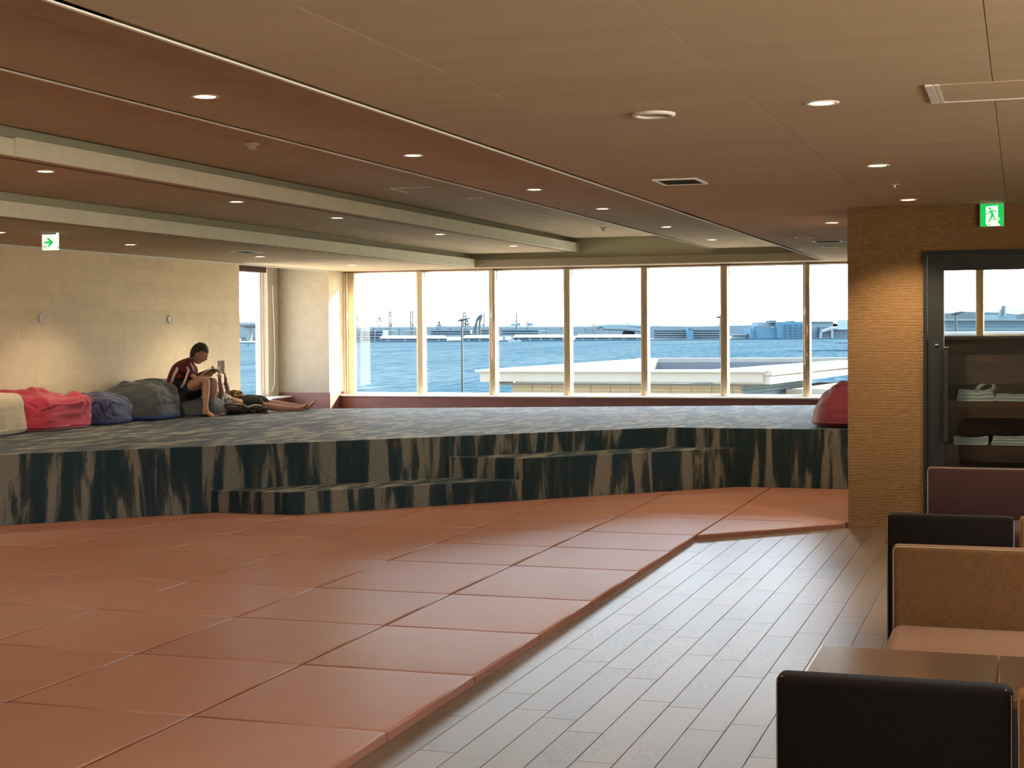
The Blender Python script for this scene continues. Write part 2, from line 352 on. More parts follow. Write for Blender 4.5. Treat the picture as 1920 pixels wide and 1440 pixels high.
for (xc, ph) in allcols:
    k0 = math.floor((2.6-ph)/1.018)
    for k in range(k0, 12):
        y0 = ph+k*1.018; y1 = y0+1.018; y1 = min(y1, 12.98); y0 = max(y0, 2.6)
        if y1-y0 < .05: continue
        plank(xc, y0, y1); NP += 1
rest.box(-2.73, .42, -5.2, 2.6, -.012, 0); rest.box(.42, 4.2, -5.2, 12.98, -.012, 0)
o = obj('plank_field', rest, 'plank_wood', fl); o['kind'] = 'stuff'

# ------------------------------------------------------------------ walls
wl = struct('wall_left', MB().box(-10.8, XL-.012, 2.0, 19.8, 0, 3.2).box(-10.8, XL-.012, -5.2, 2.0, 0, 3.2).box(-10.8, XL-.012, 22.8, YW+.1, 0, 3.2).box(-10.8, XL, 19.8, 22.8, ZC, 3.2), 'dark_joint')
# courses of rendered blocks on the left wall
z = .55; row = 0; rnd = random.Random(3); tile_me = {}
def wall_block(y0, y1, z0, z1, parent, x=XL):
    L_ = round((y1-y0)*10)/10
    key = (L_, round(z1-z0, 3))
    if key not in tile_me:
        hy, hz = L_/2-.0007, (z1-z0)/2-.0007; mb = MB(); vs = []
        for (dy, dz, xx) in ((hy, hz, -.012), (hy, hz, -.001), (hy-.001, hz-.001, 0)): vs += [(xx, -dy, -dz), (xx, dy, -dz), (xx, dy, dz), (xx, -dy, dz)]
        mb.add(vs, [(8, 9, 10, 11)]+[(i+4*k, (i+1) % 4+4*k, (i+1) % 4+4*k+4, i+4*k+4) for k in (0, 1) for i in range(4)])
        tile_me[key] = mb.mesh('wall_block', 'sand_plaster')
    o = link('wall_block', tile_me[key], parent, (x+rnd.uniform(-.001, .001), (y0+y1)/2, (z0+z1)/2))
    return o
zs = [.53+.176*k for k in range(12)]+[ZC+.01]
for r_ in range(12):
    y = 19.8
    while y > 8:
        L_ = rnd.choice((.6, .9, 1.2, 1.5, 1.8, 2.4))
        if y-L_ < 8.3: L_ = round((y-8)*10)/10
        wall_block(y-L_, y, zs[r_], zs[r_+1], wl); y = round((y-L_)*10)/10
obj('near_render', MB().box(XL-.012, XL, -5.2, 8.0, 0, ZC), 'sand_plaster', wl)
for r_ in range(7):
    wall_block(22.8, 23.4, .3+r_*.335, .635+r_*.335, wl)
obj('wood_base', MB().box(XL-.001, XL+.012, 22.79, 23.3, .2, .675), 'sill_wood', wl)
# niche left of the wall opening
wn = struct('wall_niche', MB().box(-11.72, XL-.2, 22.8, 22.95, .2, 3.2).box(-11.72, XL-.2, 19.65, 19.8, .2, 3.2), 'sand_plain')
obj('wood_base', MB().box(-11.5, XL-.001, 22.785, 22.8, .2, .675), 'sill_wood', wn)
obj('end_face', MB().box(XL-.2, XL, 22.798, 22.80, .675, ZC), 'sand_plain', wn)
struct('wall_niche_outer', MB().box(-11.72, -11.55, 19.6, 23.0, -.1, .60).box(-11.72, -11.55, 19.6, 23, 2.72, 3.2), 'sand_plain')
struct('ceiling_niche', MB().box(-11.72, -10.6, 19.6, 23, 2.85, 2.95), 'ceiling_core')
struct('floor_niche', MB().box(-11.72, -10.6, 19.6, 23, .1, .2), 'carpet')
struct('wall_back', MB().box(-10.8, 4.3, -5.4, -5.2, 0, 3.2), 'sand_plain')
wr = struct('wall_right', MB().box(4.2, 4.4, -5.3, -4.6, 0, 3.2).box(4.2, 4.4, -4.6, 8.0, 0, .9).box(4.2, 4.4, -4.6, 8.0, ZC-.04, 3.2).box(4.2, 4.4, 8.0, 23.6, 0, 3.2), 'sand_plain')  # unseen wall; its window band is added to bring daylight to the front
for k in range(1, 9): obj('mullion', MB().box(4.2, 4.4, -4.6+1.4*k-.05, -4.6+1.4*k+.05, .9, ZC-.04), 'mullion_metal', wr)  # bars of the added daylight band
# ribbed pillar wall, door opening X -.755..1.25
wp = struct('wall_inner', MB().box(-1.36, -.755, 12.99, 13.2, 0, ZC+.1).box(-.755, 1.3, 12.99, 13.2, 2.27, ZC+.1).box(1.3, 4.2, 12.99, 13.2, 0, ZC+.1), 'ribbed_plaster')
struct('wall_partition', MB().box(-1.358, -1.1, 13.2, 23.3, 0, ZC+.1), 'sand_plain')
struct('baseboard_inner', MB().box(-1.365, -.755, 12.975, 12.989, 0, .035), 'ribbed_plaster')
struct('baseboard_left', MB().box(XL, XL+.015, 8, 19.8, PZ, PZ+.06), 'sill_wood')
# window wall: spandrel, sill, head
struct('wall_window', MB().box(-10.8, 4.3, YW-.02, YW+.25, -.2, .60).box(-10.8, 4.3, YW-.02, YW+.25, ZC-.02, 3.2), 'sill_wood')
sill = struct('trim_1', MB().box(XL, -1.36, 23.16, YW-.02, .605, .628), 'sill_white')
obj('sill_panel', MB().box(XL+.002, -1.36, 23.19, 23.21, .2, .605), 'sill_wood', sill)
struct('trim_2', MB().box(-11.55, -11.27, 19.8, 22.79, .60, .622), 'sill_white')
obj('sill_panel', MB().box(-11.30, -11.28, 19.8, 22.78, .2, .6), 'sill_wood', bpy.data.objects['trim_2'])
# windows
mx = [-10.47+1.2375*k for k in range(12)]
for k in range(11):
    x0, x1 = mx[k], mx[k+1]; y = YW
    if x0 > 3.2: break
    zb, zt = (.628, ZC-.02) if x0 < -2 else (.628, ZC-.02)
    if x0 > -1.2: zb = 1.52
    fr = MB().box(x0+.05, x1-.05, y-.02, y+.06, zb, zb+.03).box(x0+.05, x1-.05, y-.02, y+.06, zt-.02, zt)
    w_ = struct('window_%d' % (k+1), fr, 'sill_white')
    yd = .02 if k == 0 else .10
    mb = MB().box(x0-.052, x0+.052, y-yd, y+.06, zb, zt, .006).box(x0-.058, x0+.058, y-.0, y+.04, zb, zt)
    for dx in (-.02, .012): mb.box(x0+dx, x0+dx+.008, y-yd-.006, y-yd, zb, zt)
    obj('mullion', mb, 'mullion_metal', w_)
    obj('pane', MB().box(x0+.05, x1-.05, y+.015, y+.021, zb+.03, zt-.02), 'window_glass', w_)
    if x0 > -1.2: obj('spandrel', MB().box(x0-.62 if k == 8 else x0, x1, y-.02, y+.1, .6, 1.52), 'shelf_wood', w_)
obj('jamb', MB().box(XL, XL+.035, YW-.06, YW+.06, .628, ZC-.02, .004).box(XL+.04, XL+.07, YW-.02, YW+.06, .628, ZC), 'frame_metal', bpy.data.objects['window_1'])
# niche window in the plane X=-11.6
nw = struct('window_12', MB().box(-11.66, -11.56, 19.85, 22.75, .60, .66).box(-11.66, -11.56, 19.85, 22.75, 2.66, 2.72), 'sill_white')
obj('jamb', MB().box(-11.64, -11.56, 22.27, 22.31, .66, 2.66).box(-11.64, -11.54, 22.34, 22.38, .66, 2.66).box(-11.60, -11.5, 22.42, 22.79, .622, 2.72, .004), 'frame_metal', nw)
obj('pane', MB().box(-11.61, -11.60, 19.85, 22.3, .66, 2.66), 'window_glass', nw)
obj('blind_box', MB().box(-11.56, -11.40, 19.85, 22.2, 2.60, 2.70, .008), 'shelf_wood', nw)
obj('pull_cord', MB().tube([(-11.45, 22.5, 2.4), (-11.44, 22.52, 1.7), (-11.45, 22.56, 1.2), (-11.44, 22.50, .8), (-11.44, 22.42, .70)], .004, 5), 'cord_white', nw)

# ------------------------------------------------------------------ ceiling: stepped tray with lips
cl = struct('ceiling', MB().box(-2.73, 4.3, -5.3, YW+.1, ZC+.014, ZC+.12).box(-10.8, -8.12, -5.3, YW+.1, ZC+.014, ZC+.1).box(-8.12, -2.73, 22.78, YW+.1, ZC+.014, ZC+.1)
            .box(-8.2, -6.46, -5.3, 22.8, Z2+.014, Z2+.1).box(-4.37, -2.73, -5.3, 22.8, Z2+.014, Z2+.1).box(-6.5, -4.37, -5.3, 22.9, Z3+.014, Z3+.1), 'ceiling_core')
struct('roof_light_block', MB().box(-11.8, 4.5, -5.5, YW+.3, 3.2, 3.35), 'ceiling_core')['kind'] = 'structure'  # unseen slab added overhead to keep sky and sun from leaking in
panel_me = {}
def cpanel(x0, x1, y0, y1, z):
    g = .0016; key = (round(x1-x0, 3), round(y1-y0, 3))
    if key not in panel_me:
        hx, hy = key[0]/2-g, key[1]/2-g; vs = []; b = .0004
        for (dx, dy, zz) in ((hx, hy, .014), (hx, hy, b), (hx-b, hy-b, 0)): vs += [(-dx, -dy, zz), (-dx, dy, zz), (dx, dy, zz), (dx, -dy, zz)]
        mb = MB().add(vs, [(8, 9, 10, 11)]+[(i+4*k, (i+1) % 4+4*k, (i+1) % 4+4*k+4, i+4*k+4) for k in (0, 1) for i in range(4)])
        panel_me[key] = mb.mesh('ceiling_panel', 'ceiling_board')
    return link('ceiling_panel', panel_me[key], cl, ((x0+x1)/2, (y0+y1)/2, z))
NPAN = 0
def panels(x0, x1, y0, y1, z, xs, ph=.03, pitch=1.057):
    global NPAN
    xs = [x0]+[x for x in xs if x0+.02 < x < x1-.02]+[x1]
    k = math.floor((y0-ph)/pitch); ys = []
    while ph+k*pitch < y1+.001:
        v = ph+k*pitch
        if v > y0+.05 and v < y1-.05: ys.append(v)
        k += 1
    ys = [y0]+ys+[y1]
    for a, b in zip(xs[:-1], xs[1:]):
        for c, d in zip(ys[:-1], ys[1:]): cpanel(a, b, c, d, z); NPAN += 1
panels(-2.73, -.11, 3.2, 12.98, ZC, [-2.09, -1.10]); panels(-.11, .88, 4.2, 12.98, ZC, []); panels(-2.73, -1.36, 12.98, YW, ZC, [-2.09])
panels(-10.6, -8.12, 9.5, YW, ZC, [-9.4], pitch=2.114); panels(-8.12, -2.73, 22.78, YW, ZC, [-6.8, -5.5, -4.1])
panels(-8.12, -6.46, 6.3, 22.78, Z2, [-7.3], pitch=2.114); panels(-4.37, -2.73, 3.2, 22.78, Z2, [-3.55], pitch=2.114); panels(-6.46, -4.37, 6.3, 22.85, Z3, [-5.4], pitch=2.114)
obj('board_field', MB().box(-10.6, -8.12, -5.2, 9.5, ZC, ZC+.013).box(-8.12, -6.46, -5.2, 6.3, Z2, Z2+.013).box(-4.37, -2.73, -5.2, 3.2, Z2, Z2+.013)
    .box(-6.46, -4.37, -5.2, 6.3, Z3, Z3+.013).box(-2.73, .88, -5.2, 3.2, ZC, ZC+.013).box(-.1, 4.2, 3.2, 4.2, ZC, ZC+.013).box(.88, 4.2, -5.2, 12.98, ZC, ZC+.013).box(-1.1, 4.2, 13.2, YW, ZC, ZC+.013), 'ceiling_board', cl)
# coves and lips
cv = struct('trim_3', MB().box(-8.24, -8.2, -5.2, 22.9, ZC, Z2+.014).box(-8.24, -2.73, 22.86, 22.9, ZC, Z3+.06), 'cove_board')
cv2 = struct('trim_4', MB().box(-6.58, -6.54, -5.2, 22.86, Z2, Z3+.014), 'cove_board')
struct('trim_5', MB().box(-2.73, -2.70, -5.2, 22.76, ZC+.0, Z2+.02).box(-4.37, -4.34, -5.2, 22.8, Z2, Z3+.02), 'cove_board')
fascia_me = MB().box(-.013, .013, -1.174, 1.174, 0, .13, .002).mesh('fascia_panel', 'fascia_board')
t6 = struct('trim_6', MB().box(-8.135, -8.115, -5, 22.76, ZC+.005, ZC+.12), 'fascia_board')
t7 = struct('trim_7', MB().box(-6.475, -6.455, -5, 22.74, Z2+.005, Z2+.12), 'fascia_board')
for k in range(-1, 6):
    y = 11.25+2.355*k
    for (tt, x, z, ye) in ((t6, -8.10, ZC, 22.76), (t7, -6.44, Z2, 22.74)):
        if y+2.35 < ye: link('fascia_panel', fascia_me, tt, (x, y+1.178, z))
        else: obj('fascia_panel', MB().box(-.013, .013, y+.001, ye, 0, .13, .002), 'fascia_board', tt, loc=(x, 0, z))
t8 = struct('trim_8', MB().box(-8.10, -2.73, 22.75, 22.775, ZC, ZC+.115), 'sand_plain')
struct('trim_9', MB().box(-2.745, -2.728, -5.2, 22.75, ZC-.006, ZC+.012).box(-4.385, -4.368, -5.2, 22.8, Z2-.006, Z2+.012), 'bead_white')
struct('trim_10', MB().box(XL, XL+.02, -5.2, 22.8, ZC-.02, ZC), 'bead_white')

# ------------------------------------------------------------------ raised platform with steps
D0, D1 = -19.25, -18.45     # diagonal faces: X-Y = const
plat = thing('platform', 'raised carpeted platform with a diagonal front edge below the harbour windows', 'platform', (0, 0, 0))
top = [(XL+.005, 19.25-10.595), (-3.5, 15.75), (-1.37, 15.75), (-1.37, 21.15), (-8.86, 18.72), (XL+.005, 18.15)]
obj('deck', MB().prism(top, 0, PZ), 'carpet', plat)
obj('lower_deck', MB().prism([(XL+.005, 18.15), (-8.86, 18.72), (-1.37, 21.15), (-1.37, 23.18), (XL+.005, 23.18)], 0, .2), 'carpet', plat)
def dline(y, c): return (y+c, y)
# low step: left side at Y=12.33, up to the second step's left side at Y=14.0
YA, YB = 12.33, 13.98
obj('step', MB().prism([dline(YA, D1), dline(YB, D1), dline(YB, D0+.002), dline(YA, D0+.002)], .041, .238), 'carpet', plat)
obj('step', MB().prism([dline(YB+.001, D1), (15.749+D1, 15.749), (15.749+D0+.003, 15.749), dline(YB+.001, D0+.003)], .041, .436), 'carpet', plat)

# ------------------------------------------------------------------ floor mats
rows = [1.6, 2.64, 3.68, 4.70, 5.734, 6.788, 7.818, 8.868, 10.064, 11.02, 11.931, 13.02, 13.974, 14.93, 15.9]
xsm = [-1.36, -2.42, -3.322, -4.233, -5.136, -6.04, -6.95, -7.86, -8.76, -9.66, -10.56]
def mat_mesh(poly, h=.04):
    poly = inset(poly, .0075); mb = MB(); n = len(poly); vs = []
    lay = [(0, .0), (0, h-.007), (.0018, h-.0025), (.006, h-.0003), (.012, h), (.05, h+.0008)]
    if area(poly) < .12: lay = lay[:-1]
    for d, z in lay:
        q = inset(poly, d) if d else poly
        vs += [(p[0], p[1], z) for p in q]
    fs = [tuple(range((len(lay)-1)*n, len(lay)*n)), tuple(range(n))[::-1]]
    for k in range(len(lay)-1): fs += [(k*n+i, k*n+(i+1) % n, (k+1)*n+(i+1) % n, (k+1)*n+i) for i in range(n)]
    me = mb.add(vs, fs).mesh('floor_mat', 'mat_leather', True)
    for k in range(1, n+2): me.polygons[k].use_smooth = False
    return me
def orient(poly):
    n = len(poly); a = sum(poly[i][0]*poly[(i+1) % n][1]-poly[(i+1) % n][0]*poly[i][1] for i in range(n))
    return poly if a > 0 else poly[::-1]
def seen(poly):
    for p in poly:
        v = Vector((p[0], p[1], 0))-Vector((0, 0, H)); d = v.dot(CF)
        if d < .5: continue
        x, y = 960+F_PX*v.dot(CR)/d, CY-F_PX*v.dot(CU)/d
        if -700 < x < 2300 and y < 2000: return True
    return False
mat_cache = {}; NM = 0
for i in range(len(xsm)-1):
    for j in range(len(rows)-1):
        x1, x0 = xsm[i], xsm[i+1]; y0, y1 = rows[j], rows[j+1]
        poly = [(x0, y0), (x1, y0), (x1, y1), (x0, y1)]
        if i == 0: poly = clip(poly, -1, 1, 11.93+2.42)
        if not poly: continue
        poly = clip(poly, 1, -1, -19.23)
        if poly: poly = clip(poly, 0, -1, -15.74)
        if not poly or len(poly) < 3: continue
        pp = []
        for p in poly:
            if not pp or (Vector(p)-Vector(pp[-1])).length > .04: pp.append(p)
        if (Vector(pp[0])-Vector(pp[-1])).length < .04: pp.pop()
        if len(pp) < 3 or area(pp) < .004 or not seen(pp): continue
        full = len(pp) == 4 and area(pp) > .99*(x1-x0)*(y1-y0)
        cx, cy = (x0+x1)/2, (y0+y1)/2
        loc = [(p[0]-cx, p[1]-cy) for p in orient(pp)]
        key = tuple(round(c, 3) for p in loc for c in p)
        if key not in mat_cache: mat_cache[key] = mat_mesh(loc)
        o = link('floor_mat', mat_cache[key], None, (cx, cy, 0)); NM += 1
        shape = 'square' if full else ('corner-cut' if len(pp) > 4 else 'angled-cut')
        rowname = ORD[j-2] if j-2 < 13 and j >= 2 else 'foremost'
        where = ('in the strip reaching the pillar' if i == 0 else 'beside the wood floor' if i == 1 else 'in the %s column from the wood' % ORD[i-1])
        tag(o, '%s %s brown floor mat %s' % (rowname, shape, where), 'mat', 'brown floor mats')

# ------------------------------------------------------------------ door, room behind
d1 = struct('door_1', MB().box(-.755, -.725, 12.95, 13.12, 0, 2.27).box(-.725, 1.3, 12.95, 13.12, 2.235, 2.27), 'blackish')
obj('door_leaf', MB().box(-.722, -.595, 13.0, 13.05, 0, 2.23).box(-.595, .5, 13.0, 13.05, 2.11, 2.23).box(-.595, .5, 13.0, 13.05, 0, .12).box(.40, .5, 13.0, 13.05, .12, 2.11).box(.52, .64, 13.0, 13.05, 0, 2.23).box(.64, 1.3, 13, 13.05, 2.11, 2.23), 'door_black', d1)
obj('door_pane', MB().box(-.597, .40, 13.02, 13.028, .12, 2.11).box(.64, 1.3, 13.02, 13.028, .0, 2.11), 'door_glass', d1)
obj('glazing_bead', MB().box(-.597, -.592, 12.992, 13.0, 1.49, 2.11).box(-.597, -.558, 12.985, 13.0, 1.485, 1.492), 'steel', d1)
obj('door_handle', MB().box(-.60, -.562, 12.93, 12.965, .73, 1.47, .004).box(-.592, -.572, 12.965, 13.0, .78, .80).box(-.592, -.572, 12.965, 13.0, 1.42, 1.44), 'door_black', d1)
obj('lock_cover', MB().box(-.665, -.64, 12.985, 13.0, 1.505, 1.515, .002), 'steel', d1)
sh = thing('shelf_unit', 'dark wooden open shelf unit behind the glass door, holding folded towels', 'shelf', (0, 13.45, 0))
obj('side_panel', MB().box(-.70, -.67, 0, .42, 0, 1.55), 'shelf_wood', sh)
obj('side_panel', MB().box(.66, .69, 0, .42, 0, 1.55), 'shelf_wood', sh)
obj('back_panel', MB().box(-.67, .66, .40, .42, .0, 1.55), 'shelf_wood', sh)
obj('top_panel', MB().box(-.71, .70, -.02, .44, 1.55, 1.575, .003), 'shelf_wood', sh)
obj('front_rail', MB().box(-.67, .66, 0, .02, 1.18, 1.42), 'shelf_wood', sh)
for z in (.32, .67, 1.035):
    obj('shelf', MB().box(-.67, .66, .0, .40, z-.14, z), 'shelf_wood', sh)
def towel(loc, w, h, layers, droop, label, cat='towel', mat='towel', seed=0):
    rr = random.Random(seed); t = thing('folded_towel', label, cat, loc, 0, 'folded towels behind the glass door')
    hh = h/layers
    for k in range(layers):
        z0 = k*hh+hh*.5; pts = []
        n = 12
        for i in range(n+1):
            u = -1+2*i/n; pts.append((u*w/2*(1-.05*k), 0, z0-droop*(1-u*u)*.5*(k+1)/layers+rr.uniform(-.003, .003)))
        mb = MB(); r = hh*.42
        ring = [(p[0], p[2]+r) for p in pts]+[(p[0], p[2]-r) for p in pts[::-1]]
        ring = [(x, max(z, .001)) for x, z in ring]; m = len(ring)
        mb.add([(x, -.11, z) for x, z in ring]+[(x, .16, z) for x, z in ring], [(i, (i+1) % m, m+(i+1) % m, m+i) for i in range(m)]+[tuple(range(m))[::-1], tuple(range(m, 2*m))])
        obj('fold', mb, mat, t)
        obj('hem', MB().tube([(x, -.112, z) for x, z in ring]+[(ring[0][0], -.112, ring[0][1])], .0035, 5), 'towel_white', t)
    return t
towel((-.36, 13.58, 1.0355), .30, .10, 3, .02, 'crumpled pale towel heap on the upper shelf behind the door glass', seed=1)
towel((-.08, 13.57, 1.0355), .25, .06, 2, .0, 'flat folded white-edged towel on the upper shelf behind the door glass', seed=2)
towel((-.40, 13.57, .6705), .27, .075, 1, .03, 'rolled white-edged towel, left on the lower shelf behind the door glass', seed=3)
towel((-.10, 13.57, .6705), .27, .075, 3, .01, 'layered grey-green towel, right on the lower shelf behind the door glass', seed=4)
mb = MB().tube([(-.36, 13.50, 1.12), (-.33, 13.5, 1.16), (-.27, 13.5, 1.195), (-.225, 13.5, 1.185), (-.215, 13.5, 1.15), (-.235, 13.5, 1.125)], [(.02, .05)]*6, 8)
tag(obj('hanging_towel', mb, 'towel', None, True), 'looped grey towel end curling above the crumpled heap behind the door', 'towel', 'folded towels behind the glass door')

# ------------------------------------------------------------------ benches and tables, front right
def bench(y, x0, x1, face, label, mat, zt=.75, seat_d=.60):
    """face=-1: sitter looks towards the camera; +1: away from it. y = plane of the backrest seen from the camera"""
    t = thing('bench_seat', label, 'bench', (x0, y, 0), 0)
    w = x1-x0
    if face < 0:
        obj('backrest', MB().box(0, w, 0, .09, .36, zt, .022), mat, t, True)
        obj('seat', MB().box(.0, w, -seat_d, .0, .30, .43, .045), mat, t, True)
        obj('base', MB().box(.03, w-.03, -seat_d+.06, .08, 0, .30), 'blackish', t)
        obj('piping', MB().tube([(.006, .004, .38), (.006, .004, zt-.02), (.02, .004, zt-.004), (w-.02, .004, zt-.004), (w-.006, .004, zt-.02), (w-.006, .004, .38)], .0018, 6), 'piping', t)
    else:
        obj('backrest', MB().box(0, w, 0, .09, .06, zt, .022), mat, t, True)
        obj('seat', MB().box(.0, w, .09, .09+seat_d, .30, .43, .045), mat, t, True)
        obj('base', MB().box(.03, w-.03, .03, .03+seat_d, 0, .30), 'blackish', t)
        obj('piping', MB().tube([(.004, .01, .08), (.004, .01, zt-.02), (.016, .012, zt-.005), (w-.016, .012, zt-.005), (w-.004, .01, zt-.02), (w-.004, .01, .08)], .0018, 6), 'piping', t)
    return t
bench(4.02, -.61, -.02, 1, 'nearest dark brown upholstered bench, its back to the camera', 'bench_dark')
bench(4.00, -.01, .58, 1, 'dark brown bench cut by the right edge of the photo, beside the nearest bench', 'bench_brown')
bench(6.56, -.51, .70, -1, 'tan brown fabric bench facing the camera behind the low table', 'bench_brown')
bench(7.66, -.62, -.03, 1, 'dark brown bench turned away behind the tan bench', 'bench_dark')
bench(7.69, -.01, .58, 1, 'bench end with pale piping at the right edge beyond the tan bench', 'bench_brown')
bench(10.31, -.58, .62, -1, 'farthest maroon bench in front of the glass door', 'bench_maroon')
def table(x0, x1, y0, y1, label, grp=None):
    t = thing('low_table', label, 'table', (x0, y0, 0), 0, grp); w, d = x1-x0, y1-y0
    obj('tabletop', MB().box(0, w, 0, d, .52, .55, .004), 'table_top', t)
    obj('pedestal', MB().box(w/2-.04, w/2+.04, d/2-.04, d/2+.04, .02, .52), 'blackish', t)
    obj('foot_plate', MB().box(w/2-.2, w/2+.2, d/2-.2, d/2+.2, 0, .02, .004), 'blackish', t)
table(-.66, -.075, 4.78, 5.42, 'low brown table with glossy pale reflection behind the nearest bench')
table(-.068, .5, 4.78, 5.42, 'second low brown table, right of the narrow seam between tabletops')
table(-.675, -.08, 8.3, 8.95, 'low table whose corner shows left of the dark bench beyond')

# ------------------------------------------------------------------ downlights
def downlight_proto(r=.065):
    t = thing('downlight', 'x', 'light', (0, 0, 0), 0, 'recessed ceiling downlights')
    n = 28; mb = MB(); mb.lathe([(r*.80, .004), (r*.82, -.004), (r*1.05, -.006), (r*1.15, -.003), (r*1.17, .002)], n)
    mb.f = [f for f in mb.f if len(f) == 4]; mb.m = [0]*len(mb.f)
    obj('trim_ring', mb, 'lamp_trim', t, True)
    obj('lens', MB().lathe([(r*.80, -.002), (r*.79, -.003), (.001, -.003)], n), 'lamp_glow', t)
    return t
protoL = downlight_proto()
spots = {}
def lamp(x, y, z, label, first=[True]):
    if first[0]:
        o = protoL; o.location = (x, y, z); o['label'] = label; first[0] = False
    else: o = dup(protoL, (x, y, z), label=label)
    kd = 2 if x < -8 else 1 if x < -3 else 0
    ld = spots.get(kd)
    if ld is None:
        ld = bpy.data.lights.new('lamp', 'SPOT'); ld.energy = SPOT*(1, .22, .2)[kd]; ld.color = (1, .80, .55); ld.spot_size = math.radians(115); ld.spot_blend = .6; ld.shadow_soft_size = .05; spots[kd] = ld
    l = bpy.data.objects.new('lamp', ld); COL.objects.link(l); l.parent = o; l.location = (0, 0, -.02)
    return o
YR = [7.0, 9.8, 12.6, 14.87, 17.8, 20.6]
for i, y in enumerate((6.9, 9.67, 12.34)): lamp(-.83, y, ZC, '%s lit downlight of the row over the benches' % ['nearest', 'middle', 'farthest'][i])
lamp(-1.68, 14.71, ZC, 'lit downlight just left of the pillar corner')
for i, y in enumerate((7.0, 9.83, 12.59, 14.84, 17.75, 20.55)): lamp(-3.93, y, Z2, '%s lit downlight in the ceiling step right of the tray' % ORD[i])
for i, y in enumerate((9.78, 12.7, 14.9, 17.92, 20.84)): lamp(-6.82, y, Z2, '%s lit downlight on the ceiling strip between the pale fascias' % ORD[i])
for i, y in enumerate((12.71, 15.04, 18.12, 21.05)): lamp(-9.4, y, ZC, '%s lit downlight along the sandy left wall' % ORD[i])
for (x, y, z, lab) in ((-.83, 4.1, ZC, 'above the nearest bench'), (-3.93, 4.2, Z2, 'above the nearest floor mats'), (-6.82, 7.0, Z2, 'on the pale fascia strip, left of the view'), (-9.4, 9.9, ZC, 'along the left wall before the view begins'),
                       (-.83, 1.3, ZC, 'almost over the camera'), (-3.93, 1.4, Z2, 'left of the camera'), (1.2, 6.9, ZC, 'right of the view over the second row of benches'), (1.2, 9.67, ZC, 'right of the view near the glass door'), (-6.82, 4, Z2, 'far left of the camera on the fascia strip'), (-9.4, 7, ZC, 'far left of the camera along the wall')):
    lamp(x, y, z, 'added fill downlight '+lab)  # lamps outside the view, added as warm fill
# ------------------------------------------------------------------ ceiling fittings
def disc(name, x, y, z, r, label, cat, dark=False, ring=.75, grp=None):
    t = thing(name, label, cat, (x, y, z), 0, grp)
    mb = MB(); mb.lathe([(r*ring, 0), (r*ring, -.008), (r*(ring+.1), -.014), (r*.98, -.010), (r, 0)], 32); mb.f = [f for f in mb.f if len(f) == 4]; mb.m = [0]*len(mb.f)
    obj('rim', mb, 'lamp_trim', t, True)
    obj('grille', MB().lathe([(r*ring, -.002), (r*ring*.98, -.004), (.001, -.004)], 32), 'ceiling_board' if not dark else 'vent_dark', t)
    return t
disc('ceiling_speaker', -1.60, 6.97, ZC, .1, 'round flush ceiling speaker with a bright metal rim', 'speaker')
disc('ceiling_outlet', -2.22, 16.9, ZC, .11, 'round outlet nearer than the small vent by the pillar', 'vent')
disc('ceiling_outlet', -2.2, 19.0, ZC, .11, 'round outlet beyond the small vent by the pillar', 'vent')
disc('ceiling_outlet', -5.43, 15.3, Z3, .09, 'round flush outlet next to the access hatch in the tray', 'vent')
disc('ceiling_outlet', -9.1, 19.2, ZC, .12, 'round outlet above the man reading on the left', 'vent')
def vent(x, y, w, d, label):
    t = thing('ceiling_vent', label, 'vent', (x, y, ZC), 0)
    fr = MB()
    for (a, b, c, e_) in ((-w, w, -d, -d+.02), (-w, w, d-.02, d), (-w, -w+.02, -d+.02, d-.02), (w-.02, w, -d+.02, d-.02)): fr.box(a, b, c, e_, -.01, 0)
    obj('frame', fr, 'lamp_trim', t)
    obj('backing', MB().box(-w+.02, w-.02, -d+.02, d-.02, -.002, -.001), 'vent_dark', t)
    for k in range(5):
        yy = -d+.04+k*(2*d-.08)/4
        obj('slat', MB().box(-w+.02, w-.02, yy-.004, yy+.004, -.008, -.003), 'vent_dark', t)
vent(-2.16, 10.19, .15, .19, 'rectangular dark vent in the brown ceiling behind the round speaker')
vent(-2.08, 17.8, .16, .17, 'small rectangular vent between two round outlets near the pillar')
vent(-9.0, 17.0, .13, .2, 'rectangular vent in the left soffit above the reader')
def smoke(x, y, z, label):
    t = thing('smoke_detector', label, 'detector', (x, y, z), 0)
    obj('base', MB().lathe([(.055, 0), (.056, -.016), (.05, -.022)], 24), 'plastic_white', t, True)
    obj('sensor_head', MB().lathe([(.032, -.022), (.032, -.045), (.024, -.052)], 20), 'plastic_white', t, True)
smoke(-5.37, 10.25, Z3, 'white smoke detector in the raised tray, nearer the camera')
smoke(-5.42, 20.5, Z3, 'white smoke detector at the far end of the raised tray')
t = thing('sprinkler_head', 'tiny metal sprinkler head between the lights over the benches', 'sprinkler', (-.83, 11.0, ZC))
obj('plate', MB().lathe([(.035, 0), (.035, -.004), (.03, -.006)], 20), 'ceiling_board', t); obj('nozzle', MB().lathe([(.009, -.006), (.009, -.02), (.014, -.024)], 12), 'steel', t)
